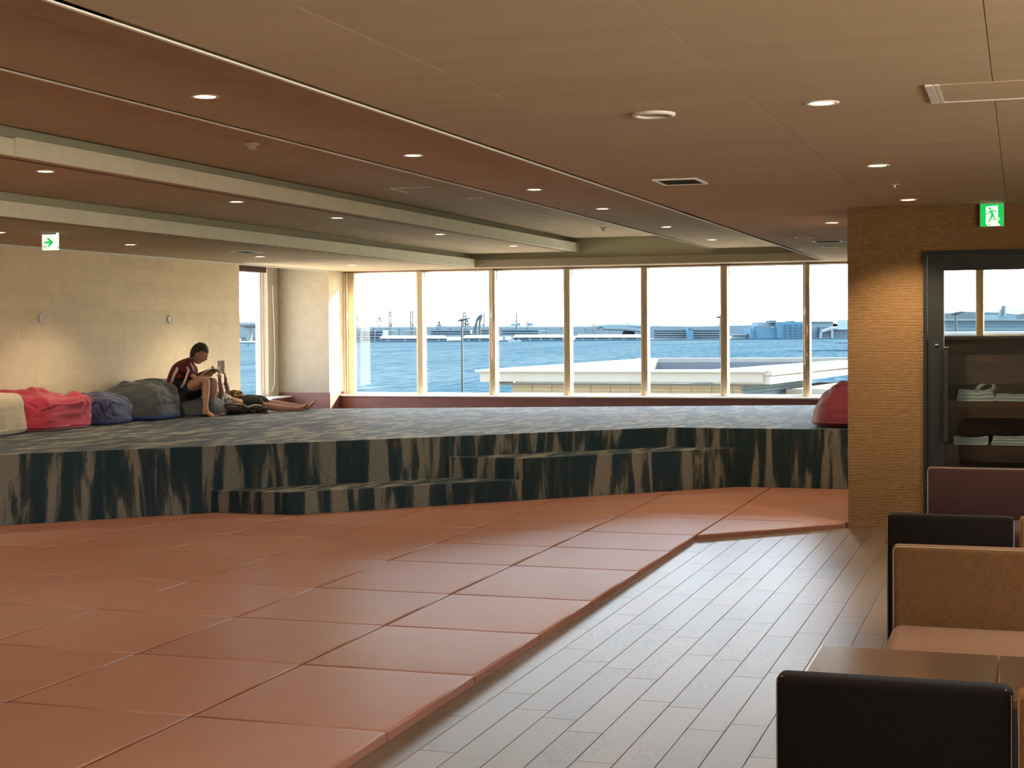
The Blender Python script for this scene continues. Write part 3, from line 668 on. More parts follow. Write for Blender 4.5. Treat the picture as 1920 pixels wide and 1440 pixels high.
# access hatches
t = thing('access_hatch', 'large ceiling access hatch with a pale metal edge, top right', 'hatch', (-.37, 6.55, ZC))
obj('hatch_board', MB().box(.012, .60, .01, .50, -.003, 0), 'ceiling_board', t)
obj('hatch_edge', MB().box(-.004, .03, 0, .52, -.008, 0).box(.034, .05, 0, .52, -.006, 0), 'plastic_white', t); obj('hatch_rim', MB().box(.05, .62, .505, .52, -.006, 0), 'bead_white', t)
t = thing('access_hatch', 'small access hatch in the raised tray left of centre', 'hatch', (-5.85, 14.0, Z3))
obj('hatch_board', MB().box(.01, .45, .01, .44, -.002, 0), 'ceiling_board', t); obj('hatch_edge', MB().box(0, .012, 0, .45, -.008, 0).box(.012, .45, -.01, .01, -.008, 0), 'bead_white', t)

# wall discs
for (y, lab) in ((15.08, 'round white ventilation cap on the left wall, nearer the arrow sign'), (17.87, 'round white ventilation cap on the left wall, above the reader')):
    t = thing('wall_cap', lab, 'vent cap', (XL, y, 1.835))
    a = MB().lathe([(.055, .0), (.056, .018), (.048, .022), (.044, .014)], 28); a.v = [(v[2], v[0], v[1]) for v in a.v]
    obj('rim', a, 'plastic_white', t, True)
    a = MB().lathe([(.044, .008), (.03, .014), (.001, .015)], 28); a.v = [(v[2], v[0], v[1]) for v in a.v]
    obj('cover', a, 'plastic_white', t, True)

# ------------------------------------------------------------------ exit signs
def poly_obj(name, pts, y, mat, parent, th=.0012):
    """flat shape in the XZ plane facing -Y"""
    n = len(pts); a = sum(pts[i][0]*pts[(i+1) % n][1]-pts[(i+1) % n][0]*pts[i][1] for i in range(n))
    if a < 0: pts = pts[::-1]
    mb = MB().add([(p[0], y, p[1]) for p in pts]+[(p[0], y+th, p[1]) for p in pts], [tuple(range(n)), tuple(range(n, 2*n))[::-1]]+[(i, n+i, n+(i+1) % n, (i+1) % n) for i in range(n)])
    return obj(name, mb, mat, parent)
es = thing('exit_sign', 'green and white running figure exit sign above the glass door', 'sign', (-.31, 12.93, 2.455))
S = .175
obj('housing', MB().box(-.006, S+.006, .003, .05, -.004, S+.004, .003), 'sign_body', es)
obj('bracket', MB().box(.0, S+.002, .005, .05, S+.004, S+.012), 'sign_body', es)
obj('face_green', MB().box(0, S, 0, .003, 0, S), 'sign_green', es)
q = lambda pts: [((x-340)/690*S, (1060-y)/640*S) for x, y in pts]
poly_obj('door_shape', q([(505, 490), (865, 468), (868, 800), (900, 830), (940, 890), (862, 905), (865, 965), (935, 1035), (935, 1058), (560, 1058), (505, 1000)]), -.0015, 'sign_white', es)
fig = 'sign_green'
a = [((625-340)/690*S+.010*math.cos(k*PI/8), (1060-550)/640*S+.010*math.sin(k*PI/8)) for k in range(16)]
poly_obj('figure_head', a, -.003, fig, es)
poly_obj('figure_torso', q([(620, 605), (690, 600), (750, 740), (760, 800), (705, 790), (655, 740), (650, 670)]), -.003, fig, es)
poly_obj('figure_arm', q([(640, 600), (790, 598), (835, 685), (815, 697), (775, 630), (660, 632)]), -.0032, fig, es)
poly_obj('figure_arm', q([(630, 610), (650, 650), (570, 715), (505, 715), (505, 690), (560, 688)]), -.0032, fig, es)
poly_obj('figure_leg', q([(720, 740), (765, 780), (770, 850), (890, 850), (895, 870), (730, 882)]), -.0032, fig, es)
poly_obj('figure_leg', q([(665, 750), (715, 780), (590, 970), (555, 970)]), -.0032, fig, es)
poly_obj('figure_shadow', q([(575, 990), (600, 985), (665, 1045), (630, 1040)]), -.0032, fig, es)
sg = thing('exit_sign', 'white box sign with a green right-pointing arrow hung at the left wall', 'sign', (-9.10, 12.98, 2.475))
obj('housing', MB().box(-.003, .163, .003, .045, -.003, .165, .003), 'sign_white', sg)
obj('bracket', MB().box(.0, .16, -.001, .046, .147, .166, .002), 'sign_body', sg)
obj('face_white', MB().box(.0, .16, 0, .003, 0, .143), 'sign_white', sg)
q2 = lambda pts: [((x-585)/615*.15, (1130-y)/730*.143) for x, y in pts]
poly_obj('arrow', q2([(680, 720), (935, 720), (800, 550), (905, 550), (1115, 762), (915, 985), (820, 985), (950, 815), (680, 815)]), -.0015, 'sign_green', sg)
poly_obj('door_symbol', q2([(650, 920), (780, 920), (780, 1075), (755, 1075), (755, 950), (680, 950), (680, 1075), (650, 1075)]), -.0015, 'sign_grey', sg)
obj('side_label', MB().box(.1631, .1642, .015, .03, .012, .032), 'sign_grey', sg)

# blind cords at the mullions
def cord(x, label, z0, tagged=True):
    t = thing('blind_cord', label, 'cord', (x, YW-.13, 0))
    obj('string', MB().tube([(0, 0, ZC), (.003, 0, 2.0), (-.004, -.003, z0+.3), (.004, 0, z0)], .004, 6), 'cord_white', t)
    obj('tassel', MB().lathe([(.006, 1.98), (.014, 1.90), (.012, 1.86)], 10), 'cord_white', t)
    if tagged: obj('loop', MB().tube([(.02, -.01, 1.8), (.035, -.01, 1.6), (.01, -.01, 1.4), (.03, -.01, 1.25), (.015, -.01, 1.15)], .0035, 6), 'tag_red', t)
cord(mx[0]-.02, 'tangled white blind cord at the leftmost mullion', 1.05); cord(mx[2], 'white blind cord on the third mullion from the left', 1.2); cord(mx[6]-.02, 'white blind cord on the mullion above the wine red bean bag', 1.1)
exec_after = True

# ------------------------------------------------------------------ bean bags
def beanbag(loc, w, d, h, rz, mat, label, seed, square=.6, lean=(0, 0), crumple=.03, top_in=.75, parts=('seam',), base=None, tail=None, fold=0, boxy=0, amp=.03):
    rr = random.Random(seed); t = thing('bean_bag', label, 'bean bag', loc, rz, 'bean bags on the platform')
    nu, nv = 110, 64; vs = []; off = Vector((rr.uniform(0, 50), rr.uniform(0, 50), rr.uniform(0, 50)))
    def pt(u, v):
        a = 2*PI*u; e_ = square
        ca, sa = math.cos(a), math.sin(a)
        x = math.copysign(abs(ca)**e_, ca); y = math.copysign(abs(sa)**e_, sa)
        if v < .16: r = .72+.28*math.sin(v/.16*PI/2)**.8; z = .10*(1-math.cos(v/.16*PI/2))
        else:
            q_ = (v-.16)/.84; r = (1-q_**(2.2+boxy*4)*(1-.02))*(1-(1-top_in)*q_); z = .10+.90*math.sin(q_*PI/2)**(1.05-.35*boxy)
        if v > .995: r = 0
        p = Vector((x*r*w/2, y*r*d/2, z*h))
        p.x += lean[0]*z*z; p.y += lean[1]*z*z
        n = noise.noise(Vector((p.x*2.2, p.y*2.2, p.z*3))+off)*amp*min(1, z*4)
        # creases running down from the gathered top
        cr = (abs(noise.noise(Vector((a*2.6, z*1.3, 3))+off))-.25)*crumple*(z**1.1)
        c2 = (abs(noise.noise(Vector((p.x*5, p.y*5, p.z*9))+off*1.3))-.2)*crumple*.7*min(1, z*2.5)
        fo = noise.noise(Vector((a*1.5, z*2.2-a*.35, 7))+off*1.9); fo2 = noise.noise(Vector((a*3.2+z*2, z*1.1, 2))+off*.7)
        cr = cr*.15-(max(0, 1-abs(fo)*9)+.6*max(0, 1-abs(fo2)*8))*crumple*.28*min(1, max(0, z*2.2-.25))
        k = 1+(n+cr+c2*.5)/max(.12, (w+d)/4)
        q_ = Vector((p.x*k, p.y*k, p.z*(1+.6*c2/h*2+fold*z*noise.noise(Vector((p.x*3, p.y*3, 9))+off))))
        if q_.z < .012: q_.z = max(q_.z, 0)
        return q_
    for j in range(nv):
        for i in range(nu): vs.append(pt(i/nu, j/(nv-1)))
    fs = [(j*nu+i, j*nu+(i+1) % nu, (j+1)*nu+(i+1) % nu, (j+1)*nu+i) for j in range(nv-1) for i in range(nu)]+[tuple(range(nu))[::-1]]
    b = obj('cover', MB().add(vs, fs), mat, t, True)
    def seam_line(us, vsn):
        return [pt(u, v)*1.0+Vector((pt(u, v).x, pt(u, v).y, 0)).normalized()*.003 for u, v in zip(us, vsn)]
    nn = 36
    obj('seam', MB().tube(seam_line([k/nn for k in range(nn+1)], [.165]*(nn+1)), .005, 5), base or mat, t, True)
    obj('seam', MB().tube(seam_line([.625]*20, [.16+.70*k/19 for k in range(20)]), .005, 5), mat, t, True)
    obj('seam', MB().tube(seam_line([.875]*20, [.16+.70*k/19 for k in range(20)]), .005, 5), mat, t, True)
    if base:
        vs = []; nj = 6
        for j in range(nj):
            for i in range(nu):
                p = pt(i/nu, .02+.16*j/(nj-1)); o_ = Vector((p.x, p.y, 0)).normalized()*.006; vs.append(p+o_)
        obj('base_panel', MB().add(vs, [(j*nu+i, j*nu+(i+1) % nu, (j+1)*nu+(i+1) % nu, (j+1)*nu+i) for j in range(nj-1) for i in range(nu)]), base, t, True)
    if tail:
        p = pt(tail, .86); obj('corner_tab', MB().tube([p*.97, p*1.02+Vector((0, 0, .02)), p*1.06+Vector((0, 0, .05))], [.03, .022, .006], 8), mat, t, True)
    return t
beanbag((-10.09, 13.08, PZ), .90, 1.02, .43, .15, 'bag_beige', 'beige bean bag cut by the left edge of the photo', 1, square=.28, crumple=.03, top_in=.95, boxy=.9)
beanbag((-10.03, 14.17, PZ), .86, .98, .385, -.05, 'bag_pink', 'bright pink red bean bag with folded top against the left wall', 5, square=.38, crumple=.07, top_in=.93, fold=.25, boxy=.7)
beanbag((-9.98, 15.16, PZ), .74, .78, .345, .1, 'bag_navy', 'small navy blue bean bag with gathered top', 9, square=.5, crumple=.08, top_in=.84, lean=(.03, .03), base='bag_base_blue', boxy=.35)
beanbag((-9.98, 16.05, PZ), .90, .88, .42, .1, 'bag_grey', 'large charcoal grey bean bag left of the seated man', 14, square=.45, crumple=.06, top_in=.9, lean=(0, .10), base='bag_base_blue', fold=.2, boxy=.5)
beanbag((-10.28, 16.98, PZ), .52, .80, .46, .0, 'bag_slate', 'slate bean bag wedged against the wall behind the seated man', 21, square=.6, crumple=.06, top_in=.75, boxy=.3)
beanbag((-9.66, 16.98, PZ), .66, .74, .24, .1, 'bag_grey', 'flattened grey bean bag the man in the maroon jersey sits on', 25, square=.6, crumple=.02, top_in=.85)
beanbag((-1.76, 16.28, PZ), .60, .70, .475, .3, 'bag_wine', 'wine red bean bag leaning on the partition right of the windows', 33, square=.75, lean=(.05, 0), crumple=.05, top_in=.66)

# ------------------------------------------------------------------ people
M('skin', (.40, .21, .13, 1), .55, .35, var=(.36, .18, .11, 1), vscale=14)
M('skin_tan', (.33, .165, .095, 1), .5, .4, var=(.29, .14, .08, 1), vscale=14)
M('hair_dark', (.035, .027, .02, 1), .6, .4, bump=.3, bscale=120)
M('eye_dark', (.02, .015, .012, 1), .2, .5)
M('lip', (.30, .11, .09, 1), .5, .3)
M('jersey', (.16, .012, .025, 1), .6, .3, bump=.3, bscale=25, var=(.11, .008, .018, 1), vscale=9)
M('jersey_white', (.62, .56, .5, 1), .6, .3)
M('shorts_black', (.014, .014, .018, 1), .75, .2, bump=.3, bscale=25)
M('print_top', (.55, .5, .45, 1), .8, .2, var=(.03, .028, .03, 1), vscale=38, sharp=(.46, .5), detail=2)
M('trousers_dark', (.018, .020, .016, 1), .8, .2, bump=.4, bscale=20)
M('bag_brown', (.06, .038, .026, 1), .55, .35, bump=.3, bscale=30, var=(.045, .028, .02, 1), vscale=8)
M('cloth_gold', (.36, .21, .08, 1), .7, .2, var=(.07, .035, .018, 1), vscale=13, sharp=(.42, .56), bump=.4, bscale=40)
M('paper', (.78, .76, .70, 1), .7, .2)
M('book_cover', (.16, .15, .10, 1), .5, .3)
M('bracelet_red', (.6, .06, .05, 1), .5, .3); M('watch_dark', (.03, .025, .02, 1), .4, .4)
def skin_obj(name, nodes, edges, mat, parent, sub=2, roots=None):
    keys = list(nodes); idx = {k: i for i, k in enumerate(keys)}
    me = bpy.data.meshes.new(name); me.from_pydata([tuple(nodes[k][0]) for k in keys], [(idx[a], idx[b]) for a, b in edges], [])
    me.materials.append(MATS[mat]); o = link(name, me, parent)
    sk = o.modifiers.new('skin', 'SKIN'); sk.use_smooth_shade = True; sk.branch_smoothing = .3
    data = me.skin_vertices[0].data
    adj = {k: set() for k in keys}
    for a, b in edges: adj[a].add(b); adj[b].add(a)
    seen_ = set()
    for k in keys:
        r = nodes[k][1]; data[idx[k]].radius = r if isinstance(r, tuple) else (r, r); data[idx[k]].use_root = False
    for k in keys:
        if k in seen_: continue
        data[idx[k]].use_root = True; st = [k]
        while st:
            c = st.pop()
            if c in seen_: continue
            seen_.add(c); st += list(adj[c])
    ss = o.modifiers.new('sub', 'SUBSURF'); ss.levels = sub; ss.render_levels = sub
    return o
def chain(*ks): return list(zip(ks[:-1], ks[1:]))
def hand_nodes(nodes, edges, pre, wrist, palm_dir, side, curl, scale=1.0):
    """palm and five bent fingers grown from the wrist node"""
    w = nodes[wrist][0]; f = palm_dir.normalized(); s_ = side.normalized(); n_ = f.cross(s_).normalized()*curl
    nodes[pre+'p1'] = (w+f*.035*scale, (.030*scale, .016*scale)); nodes[pre+'p2'] = (w+f*.075*scale, (.036*scale, .015*scale))
    edges += chain(wrist, pre+'p1', pre+'p2')
    for i, (off, ln) in enumerate(((-.029, .062), (-.010, .073), (.010, .068), (.028, .054))):
        b = w+f*.078*scale+s_*off*scale
        nodes[pre+'f%da' % i] = (b-f*.02*scale, .0085*scale); nodes[pre+'f%db' % i] = (b+f*ln*.45*scale+n_*.008*scale, .0088*scale)
        nodes[pre+'f%dc' % i] = (b+f*ln*.75*scale+n_*.028*scale, .008*scale); nodes[pre+'f%dd' % i] = (b+f*ln*.8*scale+n_*.050*scale, .007*scale)
        edges += chain(pre+'f%da' % i, pre+'f%db' % i, pre+'f%dc' % i, pre+'f%dd' % i)
    b = w+f*.025*scale-s_*.022*scale
    nodes[pre+'ta'] = (b, .011*scale); nodes[pre+'tb'] = (b+f*.028*scale-s_*.022*scale+n_*.012*scale, .010*scale); nodes[pre+'tc'] = (b+f*.055*scale-s_*.020*scale+n_*.030*scale, .0085*scale)
    edges += chain(pre+'ta', pre+'tb', pre+'tc')
def foot_nodes(nodes, edges, pre, ankle, toe_dir, up, ln=.21):
    a = nodes[ankle][0]; f = toe_dir.normalized(); u = up.normalized(); s_ = f.cross(u).normalized()
    nodes[pre+'heel'] = (a-u*.042-f*.035, .030); nodes[pre+'mid'] = (a-u*.040+f*.06, (.036, .026)); nodes[pre+'ball'] = (a-u*.054+f*.115, (.042, .017))
    edges += [(ankle, pre+'heel'), (ankle, pre+'mid'), (pre+'mid', pre+'ball')]
    for i in range(5):
        b = a-u*.058+f*(.112-.006*i)+s_*(-.034+.017*i); r = .013 if i == 0 else .0085
        nodes[pre+'t%da' % i] = (b, r); nodes[pre+'t%db' % i] = (b+f*(.048-.005*i), r*.9); edges.append((pre+'t%da' % i, pre+'t%db' % i))
def head(parent, c, fwd, up, skin, scale=1.0, long_hair=False):
    f = fwd.normalized(); u = (up-f*up.dot(f)).normalized(); l = u.cross(f); mtx = Matrix((f, l, u)).transposed()
    W_ = lambda p: c+mtx@(Vector(p)*scale)
    nu, nv = 40, 28; vs = []
    for j in range(nv+1):
        th = PI*j/nv
        for i in range(nu):
            ph = 2*PI*i/nu; x, y, z = math.sin(th)*math.cos(ph), math.sin(th)*math.sin(ph), math.cos(th)
            X, Y, Z = x*.095, y*.075, z*.118
            if z < 0: k = -z; Y *= 1-.33*k; X = X*(1-.28*k)+.018*k*(1 if x > -.3 else .3)
            if x > .3:
                X += .022*math.exp(-((y/.16)**2))*math.exp(-(((z+.16)/.17)**2))          # nose
                X -= .011*math.exp(-(((abs(y)-.36)/.17)**2))*math.exp(-(((z-.05)/.12)**2))    # eye sockets
                X += .006*math.exp(-((y/.3)**2))*math.exp(-(((z-.22)/.1)**2))           # brow
                X += .007*math.exp(-((y/.3)**2))*math.exp(-(((z+.47)/.07)**2)) - .005*math.exp(-((y/.3)**2))*math.exp(-(((z+.56)/.05)**2))
                X += .008*math.exp(-((y/.35)**2))*math.exp(-(((z+.80)/.12)**2))         # chin
            vs.append(W_((X, Y, Z)))
    fs = [(j*nu+i, (j+1)*nu+i, (j+1)*nu+(i+1) % nu, j*nu+(i+1) % nu) for j in range(nv) for i in range(nu)]
    mb = MB().add(vs, fs)
    for sgn in (-1, 1):      # ears
        ev = []; 
        for a in range(9):
            for b in range(10):
                th, ph = PI*a/8, 2*PI*b/10; ev.append(W_((-.008+.020*math.sin(th)*math.cos(ph), sgn*.073+.008*math.sin(th)*math.sin(ph), -.012+.032*math.cos(th))))
        mb.add(ev, [(a*10+b, (a+1)*10+b, (a+1)*10+(b+1) % 10, a*10+(b+1) % 10) for a in range(8) for b in range(10)])
    obj('head', mb, skin, parent, True)
    vs = []
    for j in range(nv+1):
        th = PI*j/nv
        for i in range(nu):
            ph = 2*PI*i/nu; x, y, z = math.sin(th)*math.cos(ph), math.sin(th)*math.sin(ph), math.cos(th)
            k = 1+.05*noise.noise(Vector((x*5, y*5, z*5)))
            lim = .42 if x > .25 else (.42-(.25-x)*1.5)
            if long_hair: lim -= .5*(1 if x < 0 else 0)
            k *= 1.0 if z > lim else (.80 if z < lim-.12 else .80+.2*(z-lim+.12)/.12)
            vs.append(W_((-.006+x*.102*k, y*.084*k, .008+z*.122*k)))
    obj('hair', MB().add(vs, fs), 'hair_dark', parent, True)
    for sgn in (-1, 1): obj('eye', MB().lathe([(.001, -.009), (.007, -.006), (.009, 0), (.007, .006), (.001, .009)], 10, W_((.078, sgn*.029, .006))), 'eye_dark', parent, True)
    obj('mouth', MB().tube([W_((.088, -.018, -.055)), W_((.094, 0, -.056)), W_((.088, .018, -.055))], .0035*scale, 6), 'lip', parent, True)
# --- the seated man
man = thing('person', 'person in maroon striped jersey and dark shorts sitting on a bean bag, reading', 'person', (0, 0, 0))
N = {}; E_ = []
N['pelvis'] = (at(339, 729, 19.05), (.13, .11)); N['waist'] = (at(335, 712, 19.05), (.12, .10)); N['chest'] = (at(341, 693, 19.05), (.14, .11)); N['upper'] = (at(350, 681, 19.05), (.10, .08)); N['neck'] = (at(359, 675, 19.05), .052); N['skull'] = (at(369, 668, 19.05), .05)
E_ += chain('pelvis', 'waist', 'chest', 'upper', 'neck', 'skull')
for p, dz, sh, el, wr in (('r', -.19, (351, 687), (367, 712), (388, 704)), ('l', .19, (353, 685), (371, 706), (382, 699))):
    N[p+'sh'] = (at(sh[0], sh[1], 19.05+dz*.9), .052); N[p+'ua'] = (at((sh[0]+el[0])/2, (sh[1]+el[1])/2, 19.05+dz*1.1), .045); N[p+'el'] = (at(el[0], el[1], 19.05+dz*1.1), .036); N[p+'fa'] = (at((el[0]*.5+wr[0]*.5), (el[1]+wr[1])/2, 19.05+dz*.8), .036); N[p+'wr'] = (at(wr[0], wr[1], 19.05+dz*.5), .025)
    E_ += chain('upper', p+'sh', p+'ua', p+'el', p+'fa', p+'wr')
    hand_nodes(N, E_, p, p+'wr', CR*.9+CU*.25, CF*(1 if p == 'r' else -1)*1.0, 1 if p == 'r' else -1)
for p, d_, hip, kn, an, dk, da in (('r', -.10, (347, 732), (386, 711), (385, 769), 18.76, 18.70), ('l', .12, (351, 730), (402, 713), (397, 764), 19.02, 19.0)):
    N[p+'hip'] = (at(hip[0], hip[1], 19.05+d_), .088); mid = ((hip[0]+kn[0])/2, (hip[1]+kn[1])/2-1); N[p+'th'] = (at(mid[0], mid[1], (19.05+d_+dk)/2), .078); N[p+'kn'] = (at(kn[0], kn[1], dk), .054)
    N[p+'ca'] = (at(kn[0]*.65+an[0]*.35+.5, kn[1]*.65+an[1]*.35, dk), .052); N[p+'sn'] = (at(kn[0]*.3+an[0]*.7, kn[1]*.3+an[1]*.7, da), .038); N[p+'an'] = (at(an[0], an[1], da), .031)
    E_ += chain('pelvis', p+'hip', p+'th', p+'kn', p+'ca', p+'sn', p+'an')
    q_ = N[p+'an'][0]; N[p+'an'] = (Vector((q_.x, q_.y, PZ+.072)), .031)
    foot_nodes(N, E_, p, p+'an', Vector((CR.x, CR.y-.25, 0)), Vector((0, 0, 1)))
skin_obj('body', N, E_, 'skin', man)
J = {}; JE = []
J['hem'] = (at(334, 733, 19.05), (.165, .145)); J['waist'] = (at(333, 715, 19.05), (.16, .15)); J['chest'] = (at(340, 697, 19.05), (.175, .15)); J['upper'] = (at(349, 684, 19.05), (.14, .11)); J['neck'] = (at(357, 677, 19.05), .07)
JE += chain('hem', 'waist', 'chest', 'upper', 'neck')
for p, dz, sh, el in (('r', -.19, (352, 687), (364, 706)), ('l', .19, (354, 685), (369, 703))):
    J[p+'sh'] = (at(sh[0], sh[1], 19.05+dz), .085); J[p+'cuff'] = (at(el[0], el[1], 19.05+dz*1.15), .070); JE += chain('upper', p+'sh', p+'cuff')
skin_obj('jersey', J, JE, 'jersey', man)
S_ = {}; SE = []
S_['p'] = (at(342, 731, 19.05), (.165, .14))
for p, d_, hip, kn, dk in (('r', -.10, (350, 730), (372, 719), 18.86), ('l', .12, (355, 728), (384, 718), 19.1)):
    S_[p+'h'] = (at(hip[0], hip[1], 19.05+d_), .112); S_[p+'k'] = (at(kn[0], kn[1], dk), .098); SE += chain('p', p+'h', p+'k')
skin_obj('shorts', S_, SE, 'shorts_black', man)
head(man, at(374, 663, 19.0), CR*.86-CU*.50-CF*.05, CU, 'skin', 1.08)
def stripe(pts, w, d=18.86):
    return [at(x, y, d) for x, y in pts]
obj('stripe', MB().tube([at(352, 679, 18.92), at(343, 681, 18.90), at(334, 689, 18.88), (at(328, 700, 18.88)), at(324, 710, 18.9), at(320, 722, 18.93)], [(.018, .012)]*6, 8), 'jersey_white', man, True)
obj('stripe', MB().tube([at(346, 692, 18.84), at(352, 690, 18.80), at(354, 694, 18.78), at(350, 706, 18.80), at(345, 719, 18.84), at(340, 727, 18.86)], [(.010, .010), (.018, .012), (.020, .014), (.018, .014), (.018, .014), (.020, .012)], 8), 'jersey_white', man, True)
obj('stripe', MB().tube([at(357, 680, 18.86), at(361, 688, 18.82), at(364, 697, 18.80)], [(.008, .008)]*3, 8), 'jersey_white', man, True)
def open_book(c, ax, up, w, h, label, name='book'):
    """ax: spine direction, up: direction the pages open to"""
    a = ax.normalized(); n = up.normalized(); s_ = a.cross(n).normalized(); t = thing(name, label, 'book', (0, 0, 0))
    for sg_ in (-1, 1):
        def leaf(th, off, ww, hh):
            o_ = c+n*off; e1 = (s_*sg_*.92+n*.38).normalized(); q = e1.cross(a).normalized()*th
            return [o_-a*hh/2, o_+a*hh/2, o_+a*hh/2+e1*ww, o_-a*hh/2+e1*ww]+[v+n*th for v in (o_-a*hh/2, o_+a*hh/2, o_+a*hh/2+e1*ww, o_-a*hh/2+e1*ww)]
        fcs = [(0, 1, 2, 3), (7, 6, 5, 4), (0, 4, 5, 1), (1, 5, 6, 2), (2, 6, 7, 3), (3, 7, 4, 0)]
        obj('cover', MB().add(leaf(.004, 0, w+.004, h+.006), fcs), 'book_cover', t); obj('pages', MB().add(leaf(.010, .004, w, h), fcs), 'paper', t)
open_book(at(399, 701, 18.98), CR*.85+CU*.45-CF*.3, CU*.75-CR*.55+CF*.1, .10, .19, 'open book held on the knees of the seated reader')
# --- the lying woman
wom = thing('person', 'person in patterned top and dark trousers lying barefoot behind the reader, arms raised', 'person', (0, 0, 0))
N = {}; E_ = []
N['pelvis'] = (at(458, 761, 19.6), (.13, .10)); N['waist'] = (at(438, 758, 19.55), (.11, .09)); N['chest'] = (at(420, 752, 19.5), (.13, .10)); N['upper'] = (at(409, 747, 19.45), (.11, .08)); N['neck'] = (at(401, 743, 19.42), .045); N['skull'] = (at(396, 741, 19.40), .05)
E_ += chain('pelvis', 'waist', 'chest', 'upper', 'neck', 'skull')
for p, D_, sh, el, wr in (('r', 19.33, (411, 747), (416, 738), (412, 713)), ('l', 19.66, (413, 743), (428, 737), (423, 716))):
    N[p+'sh'] = (at(sh[0], sh[1], D_), .046); N[p+'el'] = (at(el[0], el[1], D_), .036); N[p+'fa'] = (at((el[0]*.55+wr[0]*.45), (el[1]*.55+wr[1]*.45), D_), .034); N[p+'wr'] = (at(wr[0], wr[1], 19.45+(D_-19.5)*.5), .022)
    E_ += chain('upper', p+'sh', p+'el', p+'fa', p+'wr'); hand_nodes(N, E_, p, p+'wr', CU, CF*(1 if p == 'r' else -1), 1 if p == 'r' else -1, .92)
for p, d_, hip, kn, an, dk, da in (('r', -.09, (462, 763), (502, 762), (564, 767), 19.62, 20.02), ('l', .12, (466, 760), (514, 757), (576, 764), 19.95, 20.35)):
    N[p+'hip'] = (at(hip[0], hip[1], 19.6+d_), .082); N[p+'th'] = (at((hip[0]+kn[0])/2, (hip[1]+kn[1])/2, (19.6+d_+dk)/2), .072); N[p+'kn'] = (at(kn[0], kn[1], dk), .053)
    N[p+'ca'] = (at(kn[0]*.65+an[0]*.35, kn[1]*.65+an[1]*.35+1, (dk*.65+da*.35)), .050); N[p+'sn'] = (at(kn[0]*.25+an[0]*.75, kn[1]*.25+an[1]*.75, dk*.25+da*.75), .035); N[p+'an'] = (at(an[0], an[1], da), .030)
    E_ += chain('pelvis', p+'hip', p+'th', p+'kn', p+'ca', p+'sn', p+'an')
    foot_nodes(N, E_, p, p+'an', CU*.93+CR*.45, (CU*.40-CR*.92), .2)
skin_obj('body', N, E_, 'skin_tan', wom)
T = {'a': (at(405, 745, 19.45), .11), 'b': (at(418, 752, 19.5), (.15, .12)), 'c': (at(438, 758, 19.55), (.14, .11)), 'ra': (at(411, 747, 19.33), .07), 'rb': (at(415, 741, 19.31), .055), 'la': (at(413, 743, 19.66), .07), 'lb': (at(424, 738, 19.67), .055)}
skin_obj('patterned_top', T, chain('a', 'b', 'c')+chain('a', 'ra', 'rb')+chain('a', 'la', 'lb'), 'print_top', wom)
T = {'p': (at(440, 758, 19.56), (.18, .16)), 'h': (at(458, 761, 19.6), (.19, .16)), 'r1': (at(472, 761, 19.55), .15), 'r2': (at(498, 761, 19.6), .115), 'l1': (at(476, 758, 19.75), .145), 'l2': (at(507, 756, 19.9), .11)}
skin_obj('trousers', T, chain('p', 'h')+chain('h', 'r1', 'r2')+chain('h', 'l1', 'l2'), 'trousers_dark', wom)
head(wom, at(391, 741, 19.42), CU*.75+CR*.55, -CR*.8+CU*.5, 'skin_tan', 1.0, True)
obj('bracelet', MB().tube([at(408.5, 719, 19.38), at(412, 720.5, 19.34), at(415.5, 719, 19.38)], .012, 8), 'bracelet_red', wom, True)
obj('wristwatch', MB().tube([at(420, 720, 19.55), at(424, 721.5, 19.50), at(427, 720, 19.55)], .013, 8), 'watch_dark', wom, True)
open_book(at(417, 688, 19.46), CU, -CF*.85-CR*.5, .055, .15, 'small white book held up in both hands by the lying person')
# bag and clothes beside them
def lump(name, label, cat, c, sx_, sy_, sz_, mat, seed, rot=0, amp=.25, freq=3.5, zmin=PZ):
    off = Vector((seed, seed*1.7, 0)); nu, nv = 56, 32; vs = []; t = thing(name, label, cat, (c.x, c.y, zmin), rot)
    for j in range(nv+1):
        th = PI*j/nv
        for i in range(nu):
            ph = 2*PI*i/nu; p = Vector((math.sin(th)*math.cos(ph), math.sin(th)*math.sin(ph), math.cos(th)))
            k = 1+amp*(abs(noise.noise(p*freq+off))*1.6-.4)+amp*.4*noise.noise(p*freq*2.5+off)
            vs.append(Vector((p.x*sx_*k, p.y*sy_*k, max(0, sz_+p.z*sz_*k))))
    obj('body', MB().add(vs, [(j*nu+i, (j+1)*nu+i, (j+1)*nu+(i+1) % nu, j*nu+(i+1) % nu) for j in range(nv) for i in range(nu)]), mat, t, True)
    return t
yawv = YAW
b1 = on_z(430, 778, PZ)
t = lump('shoulder_bag', 'brown leather shoulder bag lying on the carpet before the lying person', 'bag', b1+Vector((0, .12, 0)), .19, .12, .072, 'bag_brown', 3, yawv+.15, .12, 2.2)
obj('strap', MB().tube([(-.17, -.06, .10), (-.1, -.11, .125), (0, -.125, .13), (.1, -.11, .11), (.2, -.05, .05), (.26, -.03, .02)], .009, 8), 'blackish', t, True)
obj('flap', MB().tube([(-.20, -.02, .05), (-.17, -.07, .11), (-.13, -.04, .14)], [.02, .03, .02], 8), 'cloth_gold', t, True)
b2 = on_z(474, 775.5, PZ)
t = lump('crumpled_bag', 'dark crumpled bag with pale straps beside the knees of the lying person', 'bag', b2+Vector((0, .10, 0)), .15, .10, .055, 'bag_brown', 8, yawv+.15, .35, 3.5)
obj('strap', MB().tube([(-.12, -.09, .08), (-.02, -.1, .11), (.06, -.09, .10)], .008, 6), 'paper', t, True)
b3 = at(437, 741, 19.75)
